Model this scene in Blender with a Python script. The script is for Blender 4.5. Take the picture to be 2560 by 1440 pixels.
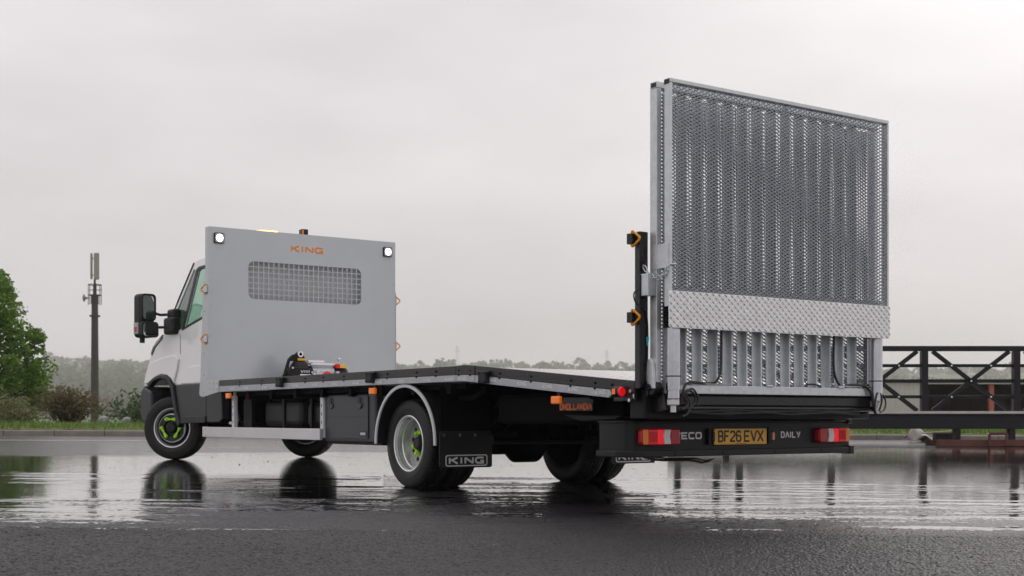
import bpy, bmesh, math, random
import numpy as np
from mathutils import Vector, Matrix
R = math.radians
random.seed(7); rng = np.random.default_rng(7)
S = bpy.context.scene
for o in list(bpy.data.objects): bpy.data.objects.remove(o)
COL = S.collection

# ------------------------------------------------------------------ camera
cam_d = bpy.data.cameras.new('camera'); cam = bpy.data.objects.new('camera', cam_d); COL.objects.link(cam)
cam.location = (0, 0, .609); cam.rotation_euler = (R(90), 0, 0)
cam_d.sensor_width = 36; cam_d.lens = 3340 / 2560 * 36; cam_d.shift_y = 324.4 / 2560
cam_d.clip_start = .1; cam_d.clip_end = 9000
cam_d.dof.use_dof = True; cam_d.dof.focus_distance = 10.8; cam_d.dof.aperture_fstop = 4.5
S.camera = cam
# ------------------------------------------------------------------ sky: closed overcast over a Nishita sky
SUN_EL, SUN_AZ = R(33), R(33)          # sun behind cloud, ahead and to the right
W = bpy.data.worlds.new('World'); S.world = W; W.use_nodes = True
nt = W.node_tree; nt.nodes.clear(); N = nt.nodes.new; L = nt.links.new
out = N('ShaderNodeOutputWorld'); bg = N('ShaderNodeBackground'); L(bg.outputs[0], out.inputs[0])
sky = N('ShaderNodeTexSky'); sky.sky_type = 'NISHITA'; sky.sun_disc = False
sky.sun_elevation = SUN_EL; sky.sun_rotation = SUN_AZ; sky.air_density = 1.5; sky.dust_density = 4
bg.inputs[1].default_value = .1
tc = N('ShaderNodeTexCoord')
sep = N('ShaderNodeSeparateXYZ'); L(tc.outputs['Generated'], sep.inputs[0])
def math_node(op, a, b=None, clamp=False):
    m = N('ShaderNodeMath'); m.operation = op; m.use_clamp = clamp
    for i, v in enumerate((a, b)):
        if v is None: continue
        if isinstance(v, (int, float)): m.inputs[i].default_value = v
        else: L(v, m.inputs[i])
    return m.outputs[0]
up = math_node('MAXIMUM', sep.outputs[2], 0.0)
grad = math_node('ADD', math_node('MULTIPLY', math_node('POWER', up, .8), 4.4), 6.35)   # brighter towards the zenith
mp = N('ShaderNodeMapping'); mp.inputs['Scale'].default_value = (1.2, 1.2, 4.5); L(tc.outputs['Generated'], mp.inputs[0])
nz = N('ShaderNodeTexNoise'); nz.inputs['Scale'].default_value = 2.1; nz.inputs['Detail'].default_value = 4; nz.inputs['Roughness'].default_value = .5
L(mp.outputs[0], nz.inputs['Vector'])
cl = math_node('ADD', math_node('MULTIPLY', nz.outputs[0], .62), .69)
dot = N('ShaderNodeVectorMath'); dot.operation = 'DOT_PRODUCT'; L(tc.outputs['Generated'], dot.inputs[0])
dot.inputs[1].default_value = (math.sin(SUN_AZ) * math.cos(SUN_EL), math.cos(SUN_AZ) * math.cos(SUN_EL), math.sin(SUN_EL))
glow = math_node('MULTIPLY', math_node('POWER', math_node('MAXIMUM', dot.outputs['Value'], 0.0), 16.0), 5.5)
lum = math_node('ADD', math_node('MULTIPLY', grad, cl), glow)
cc = N('ShaderNodeCombineColor')
for i, k in enumerate((1.0, .960, .982)): L(math_node('MULTIPLY', lum, k), cc.inputs[i])
mx = N('ShaderNodeMix'); mx.data_type = 'RGBA'; mx.inputs[0].default_value = .96
L(sky.outputs[0], mx.inputs[6]); L(cc.outputs[0], mx.inputs[7]); L(mx.outputs[2], bg.inputs[0])
sd = bpy.data.lights.new('sun', 'SUN'); sun = bpy.data.objects.new('sun', sd); COL.objects.link(sun)
sd.energy = .7; sd.angle = R(22); sd.color = (1, .97, .93)
sun.rotation_euler = Vector((math.sin(SUN_AZ) * math.cos(SUN_EL), math.cos(SUN_AZ) * math.cos(SUN_EL), math.sin(SUN_EL))).to_track_quat('Z', 'Y').to_euler()
S.view_settings.view_transform = 'Standard'; S.view_settings.look = 'None'; S.view_settings.gamma = 1
S.view_settings.use_curve_mapping = False; S.view_settings.exposure = 0.03
S.render.engine = 'CYCLES'
S.cycles.volume_bounces = 1; S.cycles.max_bounces = 7; S.cycles.diffuse_bounces = 3; S.cycles.glossy_bounces = 4; S.cycles.transparent_max_bounces = 24

# ------------------------------------------------------------------ materials
MATS = {}
def mat(name, col, rough=.5, metal=0., spec=.5, var=.0, vs=6., bump=0., bs=60., drops=0., emit=None, es=0., coat=0., streak=0.):
    m = bpy.data.materials.new(name); m.use_nodes = True; t = m.node_tree; b = t.nodes['Principled BSDF']
    b.inputs['Base Color'].default_value = (*col, 1); b.inputs['Roughness'].default_value = rough
    b.inputs['Metallic'].default_value = metal; b.inputs['Specular IOR Level'].default_value = spec
    b.inputs['Coat Weight'].default_value = coat; b.inputs['Coat Roughness'].default_value = .06
    n = t.nodes.new; l = t.links.new; co = n('ShaderNodeTexCoord').outputs['Object']
    if var > 0:
        z = n('ShaderNodeTexNoise'); z.inputs['Scale'].default_value = vs; z.inputs['Detail'].default_value = 6; z.inputs['Roughness'].default_value = .65; l(co, z.inputs['Vector'])
        r = n('ShaderNodeMapRange'); r.inputs['From Min'].default_value = .3; r.inputs['From Max'].default_value = .7
        r.inputs['To Min'].default_value = 1 - var; r.inputs['To Max'].default_value = 1 + var; l(z.outputs[0], r.inputs[0])
        x = n('ShaderNodeMix'); x.data_type = 'RGBA'; x.blend_type = 'MULTIPLY'; x.inputs[0].default_value = 1
        x.inputs[6].default_value = (*col, 1); l(r.outputs[0], x.inputs[7]); l(x.outputs[2], b.inputs['Base Color'])
        r2 = n('ShaderNodeMapRange'); r2.inputs['To Min'].default_value = max(.02, rough * .75); r2.inputs['To Max'].default_value = min(1, rough * 1.3)
        l(z.outputs[0], r2.inputs[0]); l(r2.outputs[0], b.inputs['Roughness'])
    if streak > 0:
        mp_ = n('ShaderNodeMapping'); mp_.inputs['Scale'].default_value = (14, 14, .7); l(co, mp_.inputs[0]); z3 = n('ShaderNodeTexNoise'); z3.inputs['Scale'].default_value = 1.; z3.inputs['Detail'].default_value = 6; z3.inputs['Roughness'].default_value = .7; l(mp_.outputs[0], z3.inputs['Vector'])
        r3 = n('ShaderNodeMapRange'); r3.inputs['From Min'].default_value = .35; r3.inputs['From Max'].default_value = .65; r3.inputs['To Min'].default_value = rough - streak; r3.inputs['To Max'].default_value = rough + streak; l(z3.outputs[0], r3.inputs[0]); l(r3.outputs[0], b.inputs['Roughness'])
    if bump > 0 or drops > 0:
        bp = n('ShaderNodeBump'); bp.inputs['Distance'].default_value = .004
        if drops > 0:
            v = n('ShaderNodeTexVoronoi'); v.inputs['Scale'].default_value = bs; l(co, v.inputs['Vector'])
            r = n('ShaderNodeMapRange'); r.inputs['From Min'].default_value = .12; r.inputs['From Max'].default_value = .34
            r.inputs['To Min'].default_value = 1; r.inputs['To Max'].default_value = 0; l(v.outputs['Distance'], r.inputs[0])
            l(r.outputs[0], bp.inputs['Height']); bp.inputs['Strength'].default_value = drops
        else:
            z2 = n('ShaderNodeTexNoise'); z2.inputs['Scale'].default_value = bs; z2.inputs['Detail'].default_value = 3; l(co, z2.inputs['Vector'])
            l(z2.outputs[0], bp.inputs['Height']); bp.inputs['Strength'].default_value = bump
        l(bp.outputs[0], b.inputs['Normal'])
    if emit:
        b.inputs['Emission Color'].default_value = (*emit, 1); b.inputs['Emission Strength'].default_value = es
    MATS[name] = m; return m
mat('black_paint', (.006, .006, .007), .3, spec=.5, var=.15, vs=14, drops=.5, bs=55)
mat('black_steel', (.005, .005, .006), .5, spec=.3, var=.25, vs=9, bump=.15, bs=40)
mat('under_black', (.003, .003, .0035), .7, spec=.1, var=.3, vs=7)
mat('black_plastic', (.010, .010, .011), .45, spec=.35, var=.12, vs=12, bump=.12, bs=220)
mat('grey_plastic', (.021, .022, .026), .42, spec=.45, var=.12, vs=8, drops=.25, bs=40)
mat('box_slate', (.042, .043, .052), .4, spec=.45, var=.1, vs=6, drops=.12, bs=70)
mat('rubber', (.008, .008, .009), .5, spec=.4, var=.25, vs=18, bump=.1, bs=90)
mat('tread_rubber', (.010, .010, .010), .6, spec=.35, var=.3, vs=30)
mat('silver_paint', (.515, .545, .565), .32, metal=.25, spec=.5, var=.03, vs=2.5, streak=.04)
mat('silver_strip', (.42, .44, .455), .3, metal=.35, spec=.5, var=.1, vs=16, drops=.35, bs=60)
mat('aluminium', (.66, .66, .67), .3, metal=.55, var=.06, vs=3)
mat('galvanised', (.62, .65, .665), .36, metal=.55, var=.13, vs=22, bump=.1, bs=70)
mat('ram_steel', (.52, .53, .55), .2, metal=1., var=.12, vs=12)
mat('mesh_steel', (.31, .33, .365), .22, metal=.65, var=.2, vs=30)
mat('tread_plate', (.80, .80, .80), .28, metal=.45, var=.12, vs=20)
mat('deck_plate', (.60, .57, .57), .32, metal=.35, var=.12, vs=14)
mat('white_paint', (.87, .87, .87), .22, spec=.5, var=.02, vs=3, coat=.5)
mat('cab_rear_paint', (.50, .51, .52), .4, var=.05, vs=3)
mat('rim_silver', (.72, .73, .74), .24, metal=.7, var=.08, vs=10)
mat('rim_grey', (.40, .42, .37), .4, metal=.4, var=.15, vs=14)
mat('chrome', (.75, .76, .78), .12, metal=1.)
mat('lime', (.43, .86, .03), .4, spec=.4)
mat('hook_orange', (.85, .33, .012), .35, spec=.45, var=.08, vs=20)
mat('logo_orange', (.80, .24, .01), .4)
mat('sign_orange', (.85, .17, .02), .45)
mat('lens_amber', (.90, .20, .008), .15, spec=.6, emit=(1, .20, .005), es=.15)
mat('amber_lit', (1, .45, .12), .2, emit=(1, .36, .09), es=5.)
mat('lens_red', (.55, .006, .012), .12, spec=.6, emit=(1, .01, .02), es=.12)
mat('red_lit', (.75, .008, .015), .12, emit=(1, .008, .018), es=.32)
mat('amber_dim', (.62, .19, .01), .15, spec=.6, emit=(1, .25, .01), es=.05)
mat('red_deep', (.30, .004, .008), .12, spec=.6, emit=(1, .01, .02), es=.03)
mat('lens_white', (.72, .70, .69), .2, spec=.6)
mat('led_white', (.8, .8, .76), .2, emit=(1, 1, .9), es=.75)
mat('led_dot', (1, 1, .95), .2, emit=(1, 1, .93), es=9.)
mat('lens_clear', (.35, .37, .38), .1, spec=.7)
mat('plate_yellow', (.80, .42, .045), .38, var=.05, vs=14)
mat('ink_black', (.012, .012, .012), .5)
mat('letter_white', (.72, .72, .72), .4)
mat('letter_silver', (.55, .55, .56), .3, metal=.4)
mat('trim_white', (.62, .63, .64), .35)
mat('label_white', (.75, .75, .73), .5)
mat('label_yellow', (.85, .48, .03), .5)
mat('red_plastic', (.70, .008, .02), .35)
mat('red_glossy', (.45, .008, .015), .2)
mat('teal', (.01, .42, .45), .4)
mat('cable', (.010, .010, .010), .4, spec=.5)
mat('steel_bolt', (.6, .61, .62), .25, metal=.9)
mat('mirror_glass', (.62, .66, .66), .03, metal=1.)
mat('interior', (.03, .032, .035), .7)
mat('bridge_black', (.006, .006, .009), .45, spec=.3, var=.2, vs=5)
mat('bridge_deck', (.50, .48, .44), .6, var=.15, vs=4)
mat('rust', (.10, .035, .022), .65, var=.4, vs=6, bump=.3, bs=30)
mat('shed_red', (.34, .09, .065), .6, var=.2, vs=3)
mat('shed_brown', (.035, .024, .021), .8, var=.3, vs=2)
mat('shed_roof', (.34, .33, .29), .7, var=.15, vs=2)
mat('shed_pale', (.46, .45, .42), .6, var=.1, vs=1.5)
mat('plastic_sheet', (.30, .27, .24), .4, var=.15, vs=8)
mat('timber', (.50, .43, .33), .7, var=.2, vs=9)
mat('concrete', (.22, .19, .17), .55, var=.25, vs=5, bump=.4, bs=60)
mat('road_paint', (.75, .74, .70), .5, var=.15, vs=7)
mat('mast_brown', (.050, .042, .043), .6, var=.15, vs=1.2)
mat('mast_grey', (.30, .29, .26), .6, var=.1, vs=2)
mat('bark', (.045, .036, .028), .85, var=.35, vs=12, bump=.5, bs=30)
mat('rock', (.30, .30, .30), .8, var=.3, vs=4)
mat('grit', (.04, .037, .04), .7, var=.4, vs=40)
mat('leaf_litter', (.16, .045, .025), .6, var=.3, vs=30)
mat('joint_seal', (.012, .012, .012), .45)
def glass_mat(name, tint, gloss=.18):
    m = bpy.data.materials.new(name); m.use_nodes = True; t = m.node_tree; t.nodes.clear(); n = t.nodes.new; l = t.links.new
    o = n('ShaderNodeOutputMaterial'); x = n('ShaderNodeMixShader'); tr = n('ShaderNodeBsdfTransparent'); g = n('ShaderNodeBsdfGlossy')
    tr.inputs[0].default_value = (*tint, 1); g.inputs['Roughness'].default_value = .02
    f = n('ShaderNodeLayerWeight'); f.inputs[0].default_value = .5; pw = n('ShaderNodeMath'); pw.operation = 'POWER'; pw.inputs[1].default_value = 4.; l(f.outputs['Facing'], pw.inputs[0])
    a = n('ShaderNodeMath'); a.operation = 'MULTIPLY_ADD'; a.inputs[1].default_value = .8; a.inputs[2].default_value = gloss - .10; a.use_clamp = True; l(pw.outputs[0], a.inputs[0])
    l(a.outputs[0], x.inputs[0]); l(tr.outputs[0], x.inputs[1]); l(g.outputs[0], x.inputs[2]); l(x.outputs[0], o.inputs[0]); MATS[name] = m
glass_mat('glass', (.70, .86, .78)); glass_mat('glass_dark', (.32, .40, .37), .25)
def leaf_mat(name, cols, rough=.55, trans=.35):
    m = bpy.data.materials.new(name); m.use_nodes = True; t = m.node_tree; b = t.nodes['Principled BSDF']; n = t.nodes.new; l = t.links.new
    g = n('ShaderNodeAttribute'); g.attribute_name = 'shade'
    r = n('ShaderNodeValToRGB'); e = r.color_ramp.elements
    while len(e) < len(cols): e.new(.5)
    for i, c in enumerate(cols): e[i].position = i / (len(cols) - 1); e[i].color = (*c, 1)
    l(g.outputs['Fac'], r.inputs[0]); l(r.outputs[0], b.inputs['Base Color']); b.inputs['Roughness'].default_value = rough; b.inputs['Specular IOR Level'].default_value = .25
    d = n('ShaderNodeBsdfTranslucent'); l(r.outputs[0], d.inputs[0]); x = n('ShaderNodeMixShader'); x.inputs[0].default_value = trans
    l(b.outputs[0], x.inputs[1]); l(d.outputs[0], x.inputs[2]); l(x.outputs[0], t.nodes['Material Output'].inputs[0]); MATS[name] = m
leaf_mat('leaf_green', [(.07, .135, .018), (.13, .235, .035), (.22, .34, .07)], trans=.5)
leaf_mat('leaf_dark', [(.02, .045, .012), (.035, .075, .02), (.06, .11, .03)])
leaf_mat('leaf_brown', [(.06, .052, .022), (.12, .095, .042), (.20, .155, .085)])
leaf_mat('leaf_pale', [(.09, .10, .045), (.19, .20, .09), (.34, .32, .20)])
leaf_mat('leaf_far', [(.035, .07, .02), (.06, .10, .03), (.11, .135, .05)])
leaf_mat('leaf_far_brown', [(.05, .042, .025), (.08, .065, .036), (.12, .10, .05)])
leaf_mat('grass', [(.06, .11, .02), (.12, .20, .04), (.24, .29, .09)])

# ------------------------------------------------------------------ mesh builder
class MB:
    def __init__(s): s.v = []; s.f = []
    def add(s, vs, fs):
        o = len(s.v); s.v += [tuple(map(float, p)) for p in vs]; s.f += [tuple(i + o for i in f) for f in fs]; return s
    def box(s, x0, x1, y0, y1, z0, z1):
        return s.add([(x, y, z) for z in (z0, z1) for y in (y0, y1) for x in (x0, x1)],
            [(0, 2, 3, 1), (4, 5, 7, 6), (0, 1, 5, 4), (2, 6, 7, 3), (0, 4, 6, 2), (1, 3, 7, 5)])
    def cyl(s, p0, p1, r0, r1=None, n=14, caps=True):
        r1 = r0 if r1 is None else r1; p0 = Vector(p0); p1 = Vector(p1); d = (p1 - p0).normalized()
        a = d.orthogonal().normalized(); b = d.cross(a); vs = []
        for p, r in ((p0, r0), (p1, r1)):
            for i in range(n):
                t = 2 * math.pi * i / n; vs.append(p + a * (r * math.cos(t)) + b * (r * math.sin(t)))
        fs = [(i, (i + 1) % n, n + (i + 1) % n, n + i) for i in range(n)]
        if caps: fs += [tuple(range(n - 1, -1, -1)), tuple(range(n, 2 * n))]
        return s.add(vs, fs)
    def tube(s, path, r, n=8, closed=False):
        P = [Vector(p) for p in path]; m = len(P); vs = []; prev = None
        for i in range(m):
            if closed: d = P[(i + 1) % m] - P[i - 1]
            else: d = P[min(i + 1, m - 1)] - P[max(i - 1, 0)]
            d = d.normalized() if d.length > 1e-9 else Vector((0, 0, 1))
            a = (prev - d * prev.dot(d)) if prev is not None else d.orthogonal()
            a = a.normalized() if a.length > 1e-6 else d.orthogonal().normalized(); prev = a; b = d.cross(a)
            rr = r[i] if isinstance(r, (list, tuple)) else r
            for k in range(n):
                t = 2 * math.pi * k / n; vs.append(P[i] + a * (rr * math.cos(t)) + b * (rr * math.sin(t)))
        fs = []
        for i in range(m if closed else m - 1):
            j = (i + 1) % m
            for k in range(n): fs.append((i * n + k, i * n + (k + 1) % n, j * n + (k + 1) % n, j * n + k))
        if not closed: fs += [tuple(range(n - 1, -1, -1)), tuple(range((m - 1) * n, m * n))]
        return s.add(vs, fs)
    def prism(s, poly, axis, a0, a1):
        # poly: 2d points; axis X -> (y,z), Y -> (x,z), Z -> (x,y)
        def mk(p, a): return {'X': (a, p[0], p[1]), 'Y': (p[0], a, p[1]), 'Z': (p[0], p[1], a)}[axis]
        n = len(poly); vs = [mk(p, a0) for p in poly] + [mk(p, a1) for p in poly]
        return s.add(vs, [tuple(range(n)), tuple(range(2 * n - 1, n - 1, -1))] + [(i, i + n, (i + 1) % n + n, (i + 1) % n) for i in range(n)])
    def plate(s, loops, axis, a0, a1):
        # first loop is the outline, the others are holes; real openings right through
        bm = bmesh.new(); es = []
        for lp in loops:
            vv = [bm.verts.new((p[0], p[1], 0)) for p in lp]
            for i in range(len(vv)): es.append(bm.edges.new((vv[i], vv[(i + 1) % len(vv)])))
        bmesh.ops.triangle_fill(bm, use_beauty=True, use_dissolve=False, edges=es)
        bm.verts.index_update()
        def mk(p, a): return {'X': (a, p[0], p[1]), 'Y': (p[0], a, p[1]), 'Z': (p[0], p[1], a)}[axis]
        n = len(bm.verts); pts = [v.co.xy for v in bm.verts]
        vs = [mk(p, a0) for p in pts] + [mk(p, a1) for p in pts]; fs = []
        for f in bm.faces:
            i = [v.index for v in f.verts]; fs += [tuple(i), tuple(k + n for k in reversed(i))]
        for e in bm.edges:
            if len(e.link_faces) == 1: a, b = e.verts[0].index, e.verts[1].index; fs.append((a, b, b + n, a + n))
        bm.free(); return s.add(vs, fs)
    def lathe(s, prof, c, n=48, wob=None, axis='X', closed=False):
        # prof: (axial, radius); around the axis through c
        vs = []; m = len(prof)
        for k in range(n):
            t = 2 * math.pi * k / n
            for j, (a, r) in enumerate(prof):
                if wob: r = wob(j, k, r)
                p = {'X': (a, r * math.cos(t), r * math.sin(t)), 'Y': (r * math.cos(t), a, r * math.sin(t)), 'Z': (r * math.cos(t), r * math.sin(t), a)}[axis]
                vs.append((c[0] + p[0], c[1] + p[1], c[2] + p[2]))
        fs = []
        for k in range(n):
            q = (k + 1) % n
            for j in range(m if closed else m - 1):
                i = (j + 1) % m; fs.append((k * m + j, k * m + i, q * m + i, q * m + j))
        return s.add(vs, fs)
    def build(s, name, m, parent=None, bevel=0., smooth=False, seg=2, ang=35, fix=True):
        me = bpy.data.meshes.new(name); me.from_pydata(s.v, [], s.f)
        if fix:
            bm = bmesh.new(); bm.from_mesh(me); bmesh.ops.recalc_face_normals(bm, faces=bm.faces); bm.to_mesh(me); bm.free()
        me.materials.append(MATS[m]); o = bpy.data.objects.new(name, me); COL.objects.link(o)
        if parent: o.parent = parent
        if smooth:
            me.polygons.foreach_set('use_smooth', [True] * len(me.polygons))
            bm = bmesh.new(); bm.from_mesh(me)
            for e in bm.edges:
                if len(e.link_faces) == 2 and e.calc_face_angle(0) > R(ang): e.smooth = False
            bm.to_mesh(me); bm.free()
        if bevel > 0:
            b = o.modifiers.new('bevel', 'BEVEL'); b.width = bevel; b.segments = seg; b.limit_method = 'ANGLE'; b.angle_limit = R(30)
        return o
def empty(name, loc=(0, 0, 0), rz=0, parent=None):
    o = bpy.data.objects.new(name, None); COL.objects.link(o); o.location = loc; o.rotation_euler = (0, 0, rz); o.parent = parent; return o
def tag(o, label, cat, group=None):
    o['label'] = label; o['category'] = cat
    if group: o['group'] = group
    return o
def struct(o): o['kind'] = 'structure'; return o
def stuff(o): o['kind'] = 'stuff'; return o
def rrect(x0, x1, y0, y1, r, n=5):
    p = []
    for cx, cy, a in ((x1 - r, y1 - r, 0), (x0 + r, y1 - r, 90), (x0 + r, y0 + r, 180), (x1 - r, y0 + r, 270)):
        for k in range(n + 1): t = R(a + 90 * k / n); p.append((cx + r * math.cos(t), cy + r * math.sin(t)))
    return p
def circ(cx, cy, r, n=16): return [(cx + r * math.cos(2 * math.pi * k / n), cy + r * math.sin(2 * math.pi * k / n)) for k in range(n)]
def arc(cx, cy, rx, ry, a0, a1, n): return [(cx + rx * math.cos(R(a0 + (a1 - a0) * k / n)), cy + ry * math.sin(R(a0 + (a1 - a0) * k / n))) for k in range(n + 1)]

# stroke lettering: every stroke is a thin solid bar
RB = [(0, .15), (.15, 0), (.85, 0), (1, .15)]
GL = {'K': [[(.06, 0), (.06, 1)], [(.1, .5), (.95, 1)], [(.3, .62), (.97, 0)]], 'I': [[(.5, 0), (.5, 1)]],
 'N': [[(.06, 0), (.06, 1)], [(.08, .95), (.92, .05)], [(.94, 0), (.94, 1)]],
 'G': [[(.97, .90), (.80, .95), (.28, .95), (.06, .72), (.06, .28), (.28, .05), (.93, .05), (.93, .40)], [(.60, .40), (.99, .40)]],
 'V': [[(0, 1), (.5, .02)], [(.5, .02), (1, 1)]], 'E': [[(.95, .96), (.06, .96), (.06, .04), (.95, .04)], [(.1, .5), (.8, .5)]],
 'C': [[(.95, .96), (.2, .96), (.06, .8), (.06, .2), (.2, .04), (.95, .04)]],
 'O': [[(.5, .96), (.2, .96), (.06, .8), (.06, .2), (.2, .04), (.8, .04), (.94, .2), (.94, .8), (.8, .96), (.5, .96)]],
 'D': [[(.08, .96), (.08, .04), (.7, .04), (.93, .25), (.93, .75), (.7, .96), (.08, .96)]],
 'A': [[(0, 0), (.5, 1)], [(.5, 1), (1, 0)]], 'L': [[(.08, 1), (.08, .05), (.9, .05)]],
 'Y': [[(0, 1), (.5, .48)], [(1, 1), (.45, 0)]],
 'B': [[(.08, .5), (.08, .04), (.75, .04), (.93, .16), (.93, .38), (.75, .51), (.1, .51)], [(.08, .5), (.08, .96), (.7, .96), (.87, .85), (.87, .64), (.7, .53)]],
 'F': [[(.08, 0), (.08, .96), (.95, .96)], [(.1, .52), (.8, .52)]],
 '2': [[(.06, .76), (.22, .94), (.76, .94), (.93, .78), (.93, .58), (.07, .14), (.07, .05), (.97, .05)]],
 '6': [[(.90, .80), (.75, .95), (.25, .95), (.07, .78), (.07, .2), (.25, .05), (.75, .05), (.93, .2), (.93, .42), (.75, .55), (.1, .55)]],
 'X': [[(0, 0), (1, 1)], [(0, 1), (1, 0)]], 'H': [[(.08, 0), (.08, 1)], [(.92, 0), (.92, 1)], [(.1, .5), (.9, .5)]],
 'R': [[(.08, 0), (.08, .96), (.75, .96), (.92, .82), (.92, .62), (.75, .5), (.1, .5)], [(.55, .48), (.95, 0)]],
 'W': [[(0, 1), (.25, 0)], [(.25, 0), (.5, .9)], [(.5, .9), (.75, 0)], [(.75, 0), (1, 1)]]}
def text(mb, s, o, u, n, w, h, th, gap=.28, depth=.003, thx=None, space=.5, slant=0., narrow=(('I', .35),)):
    """letters on the plane through o (lower left), u = reading direction, n = outward normal, z is up"""
    o = Vector(o); u = Vector(u).normalized(); n = Vector(n).normalized(); up = Vector((0, 0, 1)); nr = dict(narrow)
    ws = [space if c == ' ' else nr.get(c, 1.) for c in s]; tot = sum(ws) + gap * (len(s) - 1); unit = w / tot; x = 0.; sk = 0
    for c, cw in zip(s, ws):
        for pl in GL.get(c, []):
            pts = [(x + p[0] * cw * unit if cw == 1 or c != 'I' else x + cw * unit / 2, p[1] * h) for p in pl]
            pts = [(px + slant * py, py) for px, py in pts]
            m = len(pts); closed = m > 3 and abs(pts[0][0] - pts[-1][0]) + abs(pts[0][1] - pts[-1][1]) < 1e-9
            if closed: pts = pts[:-1]; m -= 1
            Lf, Rt = [], []
            for i in range(m):
                a = Vector(pts[i - 1]) if (i > 0 or closed) else None; b = Vector(pts[i]); cN = Vector(pts[(i + 1) % m]) if (i < m - 1 or closed) else None
                d1 = (b - a).normalized() if a is not None else None; d2 = (cN - b).normalized() if cN is not None else None
                d1 = d1 or d2; d2 = d2 or d1; n1 = Vector((-d1.y, d1.x)); n2 = Vector((-d2.y, d2.x)); bi = (n1 + n2).normalized()
                k = th / 2 / max(.5, bi.dot(n1)); Lf.append(b + bi * k); Rt.append(b - bi * k)
            z1 = depth + .0004 * (sk % 3); sk += 1
            for i in range(m if closed else m - 1):
                j = (i + 1) % m; q = [Lf[i], Lf[j], Rt[j], Rt[i]]
                vs = [o + u * p.x + up * p.y for p in q] + [o + u * p.x + up * p.y + n * z1 for p in q]
                mb.add(vs, [(0, 1, 2, 3), (7, 6, 5, 4), (0, 4, 5, 1), (1, 5, 6, 2), (2, 6, 7, 3), (3, 7, 4, 0)])
        x += (cw + gap) * unit
    return mb

# ------------------------------------------------------------------ the yard (tilted for drainage) and the land behind
TH = .618; TRUCK = (1.687, 9.582)
FW = (-math.sin(TH), math.cos(TH))
def yard_z(x, y): return .0085 + .0169 * ((x - TRUCK[0]) * FW[0] + (y - TRUCK[1]) * FW[1] - 2.92)
K0 = np.array([-9.53, 25.05]); K1 = np.array([7.69, 27.91]); KD = (K1 - K0) / np.linalg.norm(K1 - K0); KN = np.array([-KD[1], KD[0]])
def kerb_d(x, y): return (x - K0[0]) * KN[0] + (y - K0[1]) * KN[1]      # > 0 behind the kerb face
def vnoise(x, y, seed=0, n=64):
    r = np.random.default_rng(seed); T = r.random((n, n)); xi = np.floor(x).astype(int); yi = np.floor(y).astype(int); fx = x - xi; fy = y - yi
    fx = fx * fx * (3 - 2 * fx); fy = fy * fy * (3 - 2 * fy); g = lambda i, j: T[(xi + i) % n, (yi + j) % n]
    return (g(0, 0) * (1 - fx) + g(1, 0) * fx) * (1 - fy) + (g(0, 1) * (1 - fx) + g(1, 1) * fx) * fy
def fbm(x, y, seed=0, o=4): return sum(vnoise(x * 2 ** k, y * 2 ** k, seed + k) * .5 ** (k + 1) for k in range(o))
def grid_mesh(name, P, m, attrs={}):
    ny, nx, _ = P.shape; idx = np.arange(nx * ny).reshape(ny, nx)
    f = np.stack([idx[:-1, :-1], idx[:-1, 1:], idx[1:, 1:], idx[1:, :-1]], -1).reshape(-1, 4)
    me = bpy.data.meshes.new(name); me.from_pydata(P.reshape(-1, 3).tolist(), [], f.tolist())
    for k, a in attrs.items(): me.attributes.new(k, 'FLOAT', 'POINT').data.foreach_set('value', a.ravel().astype(np.float32))
    me.polygons.foreach_set('use_smooth', [True] * len(me.polygons)); me.materials.append(MATS[m])
    o = bpy.data.objects.new(name, me); COL.objects.link(o); return o

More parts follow.
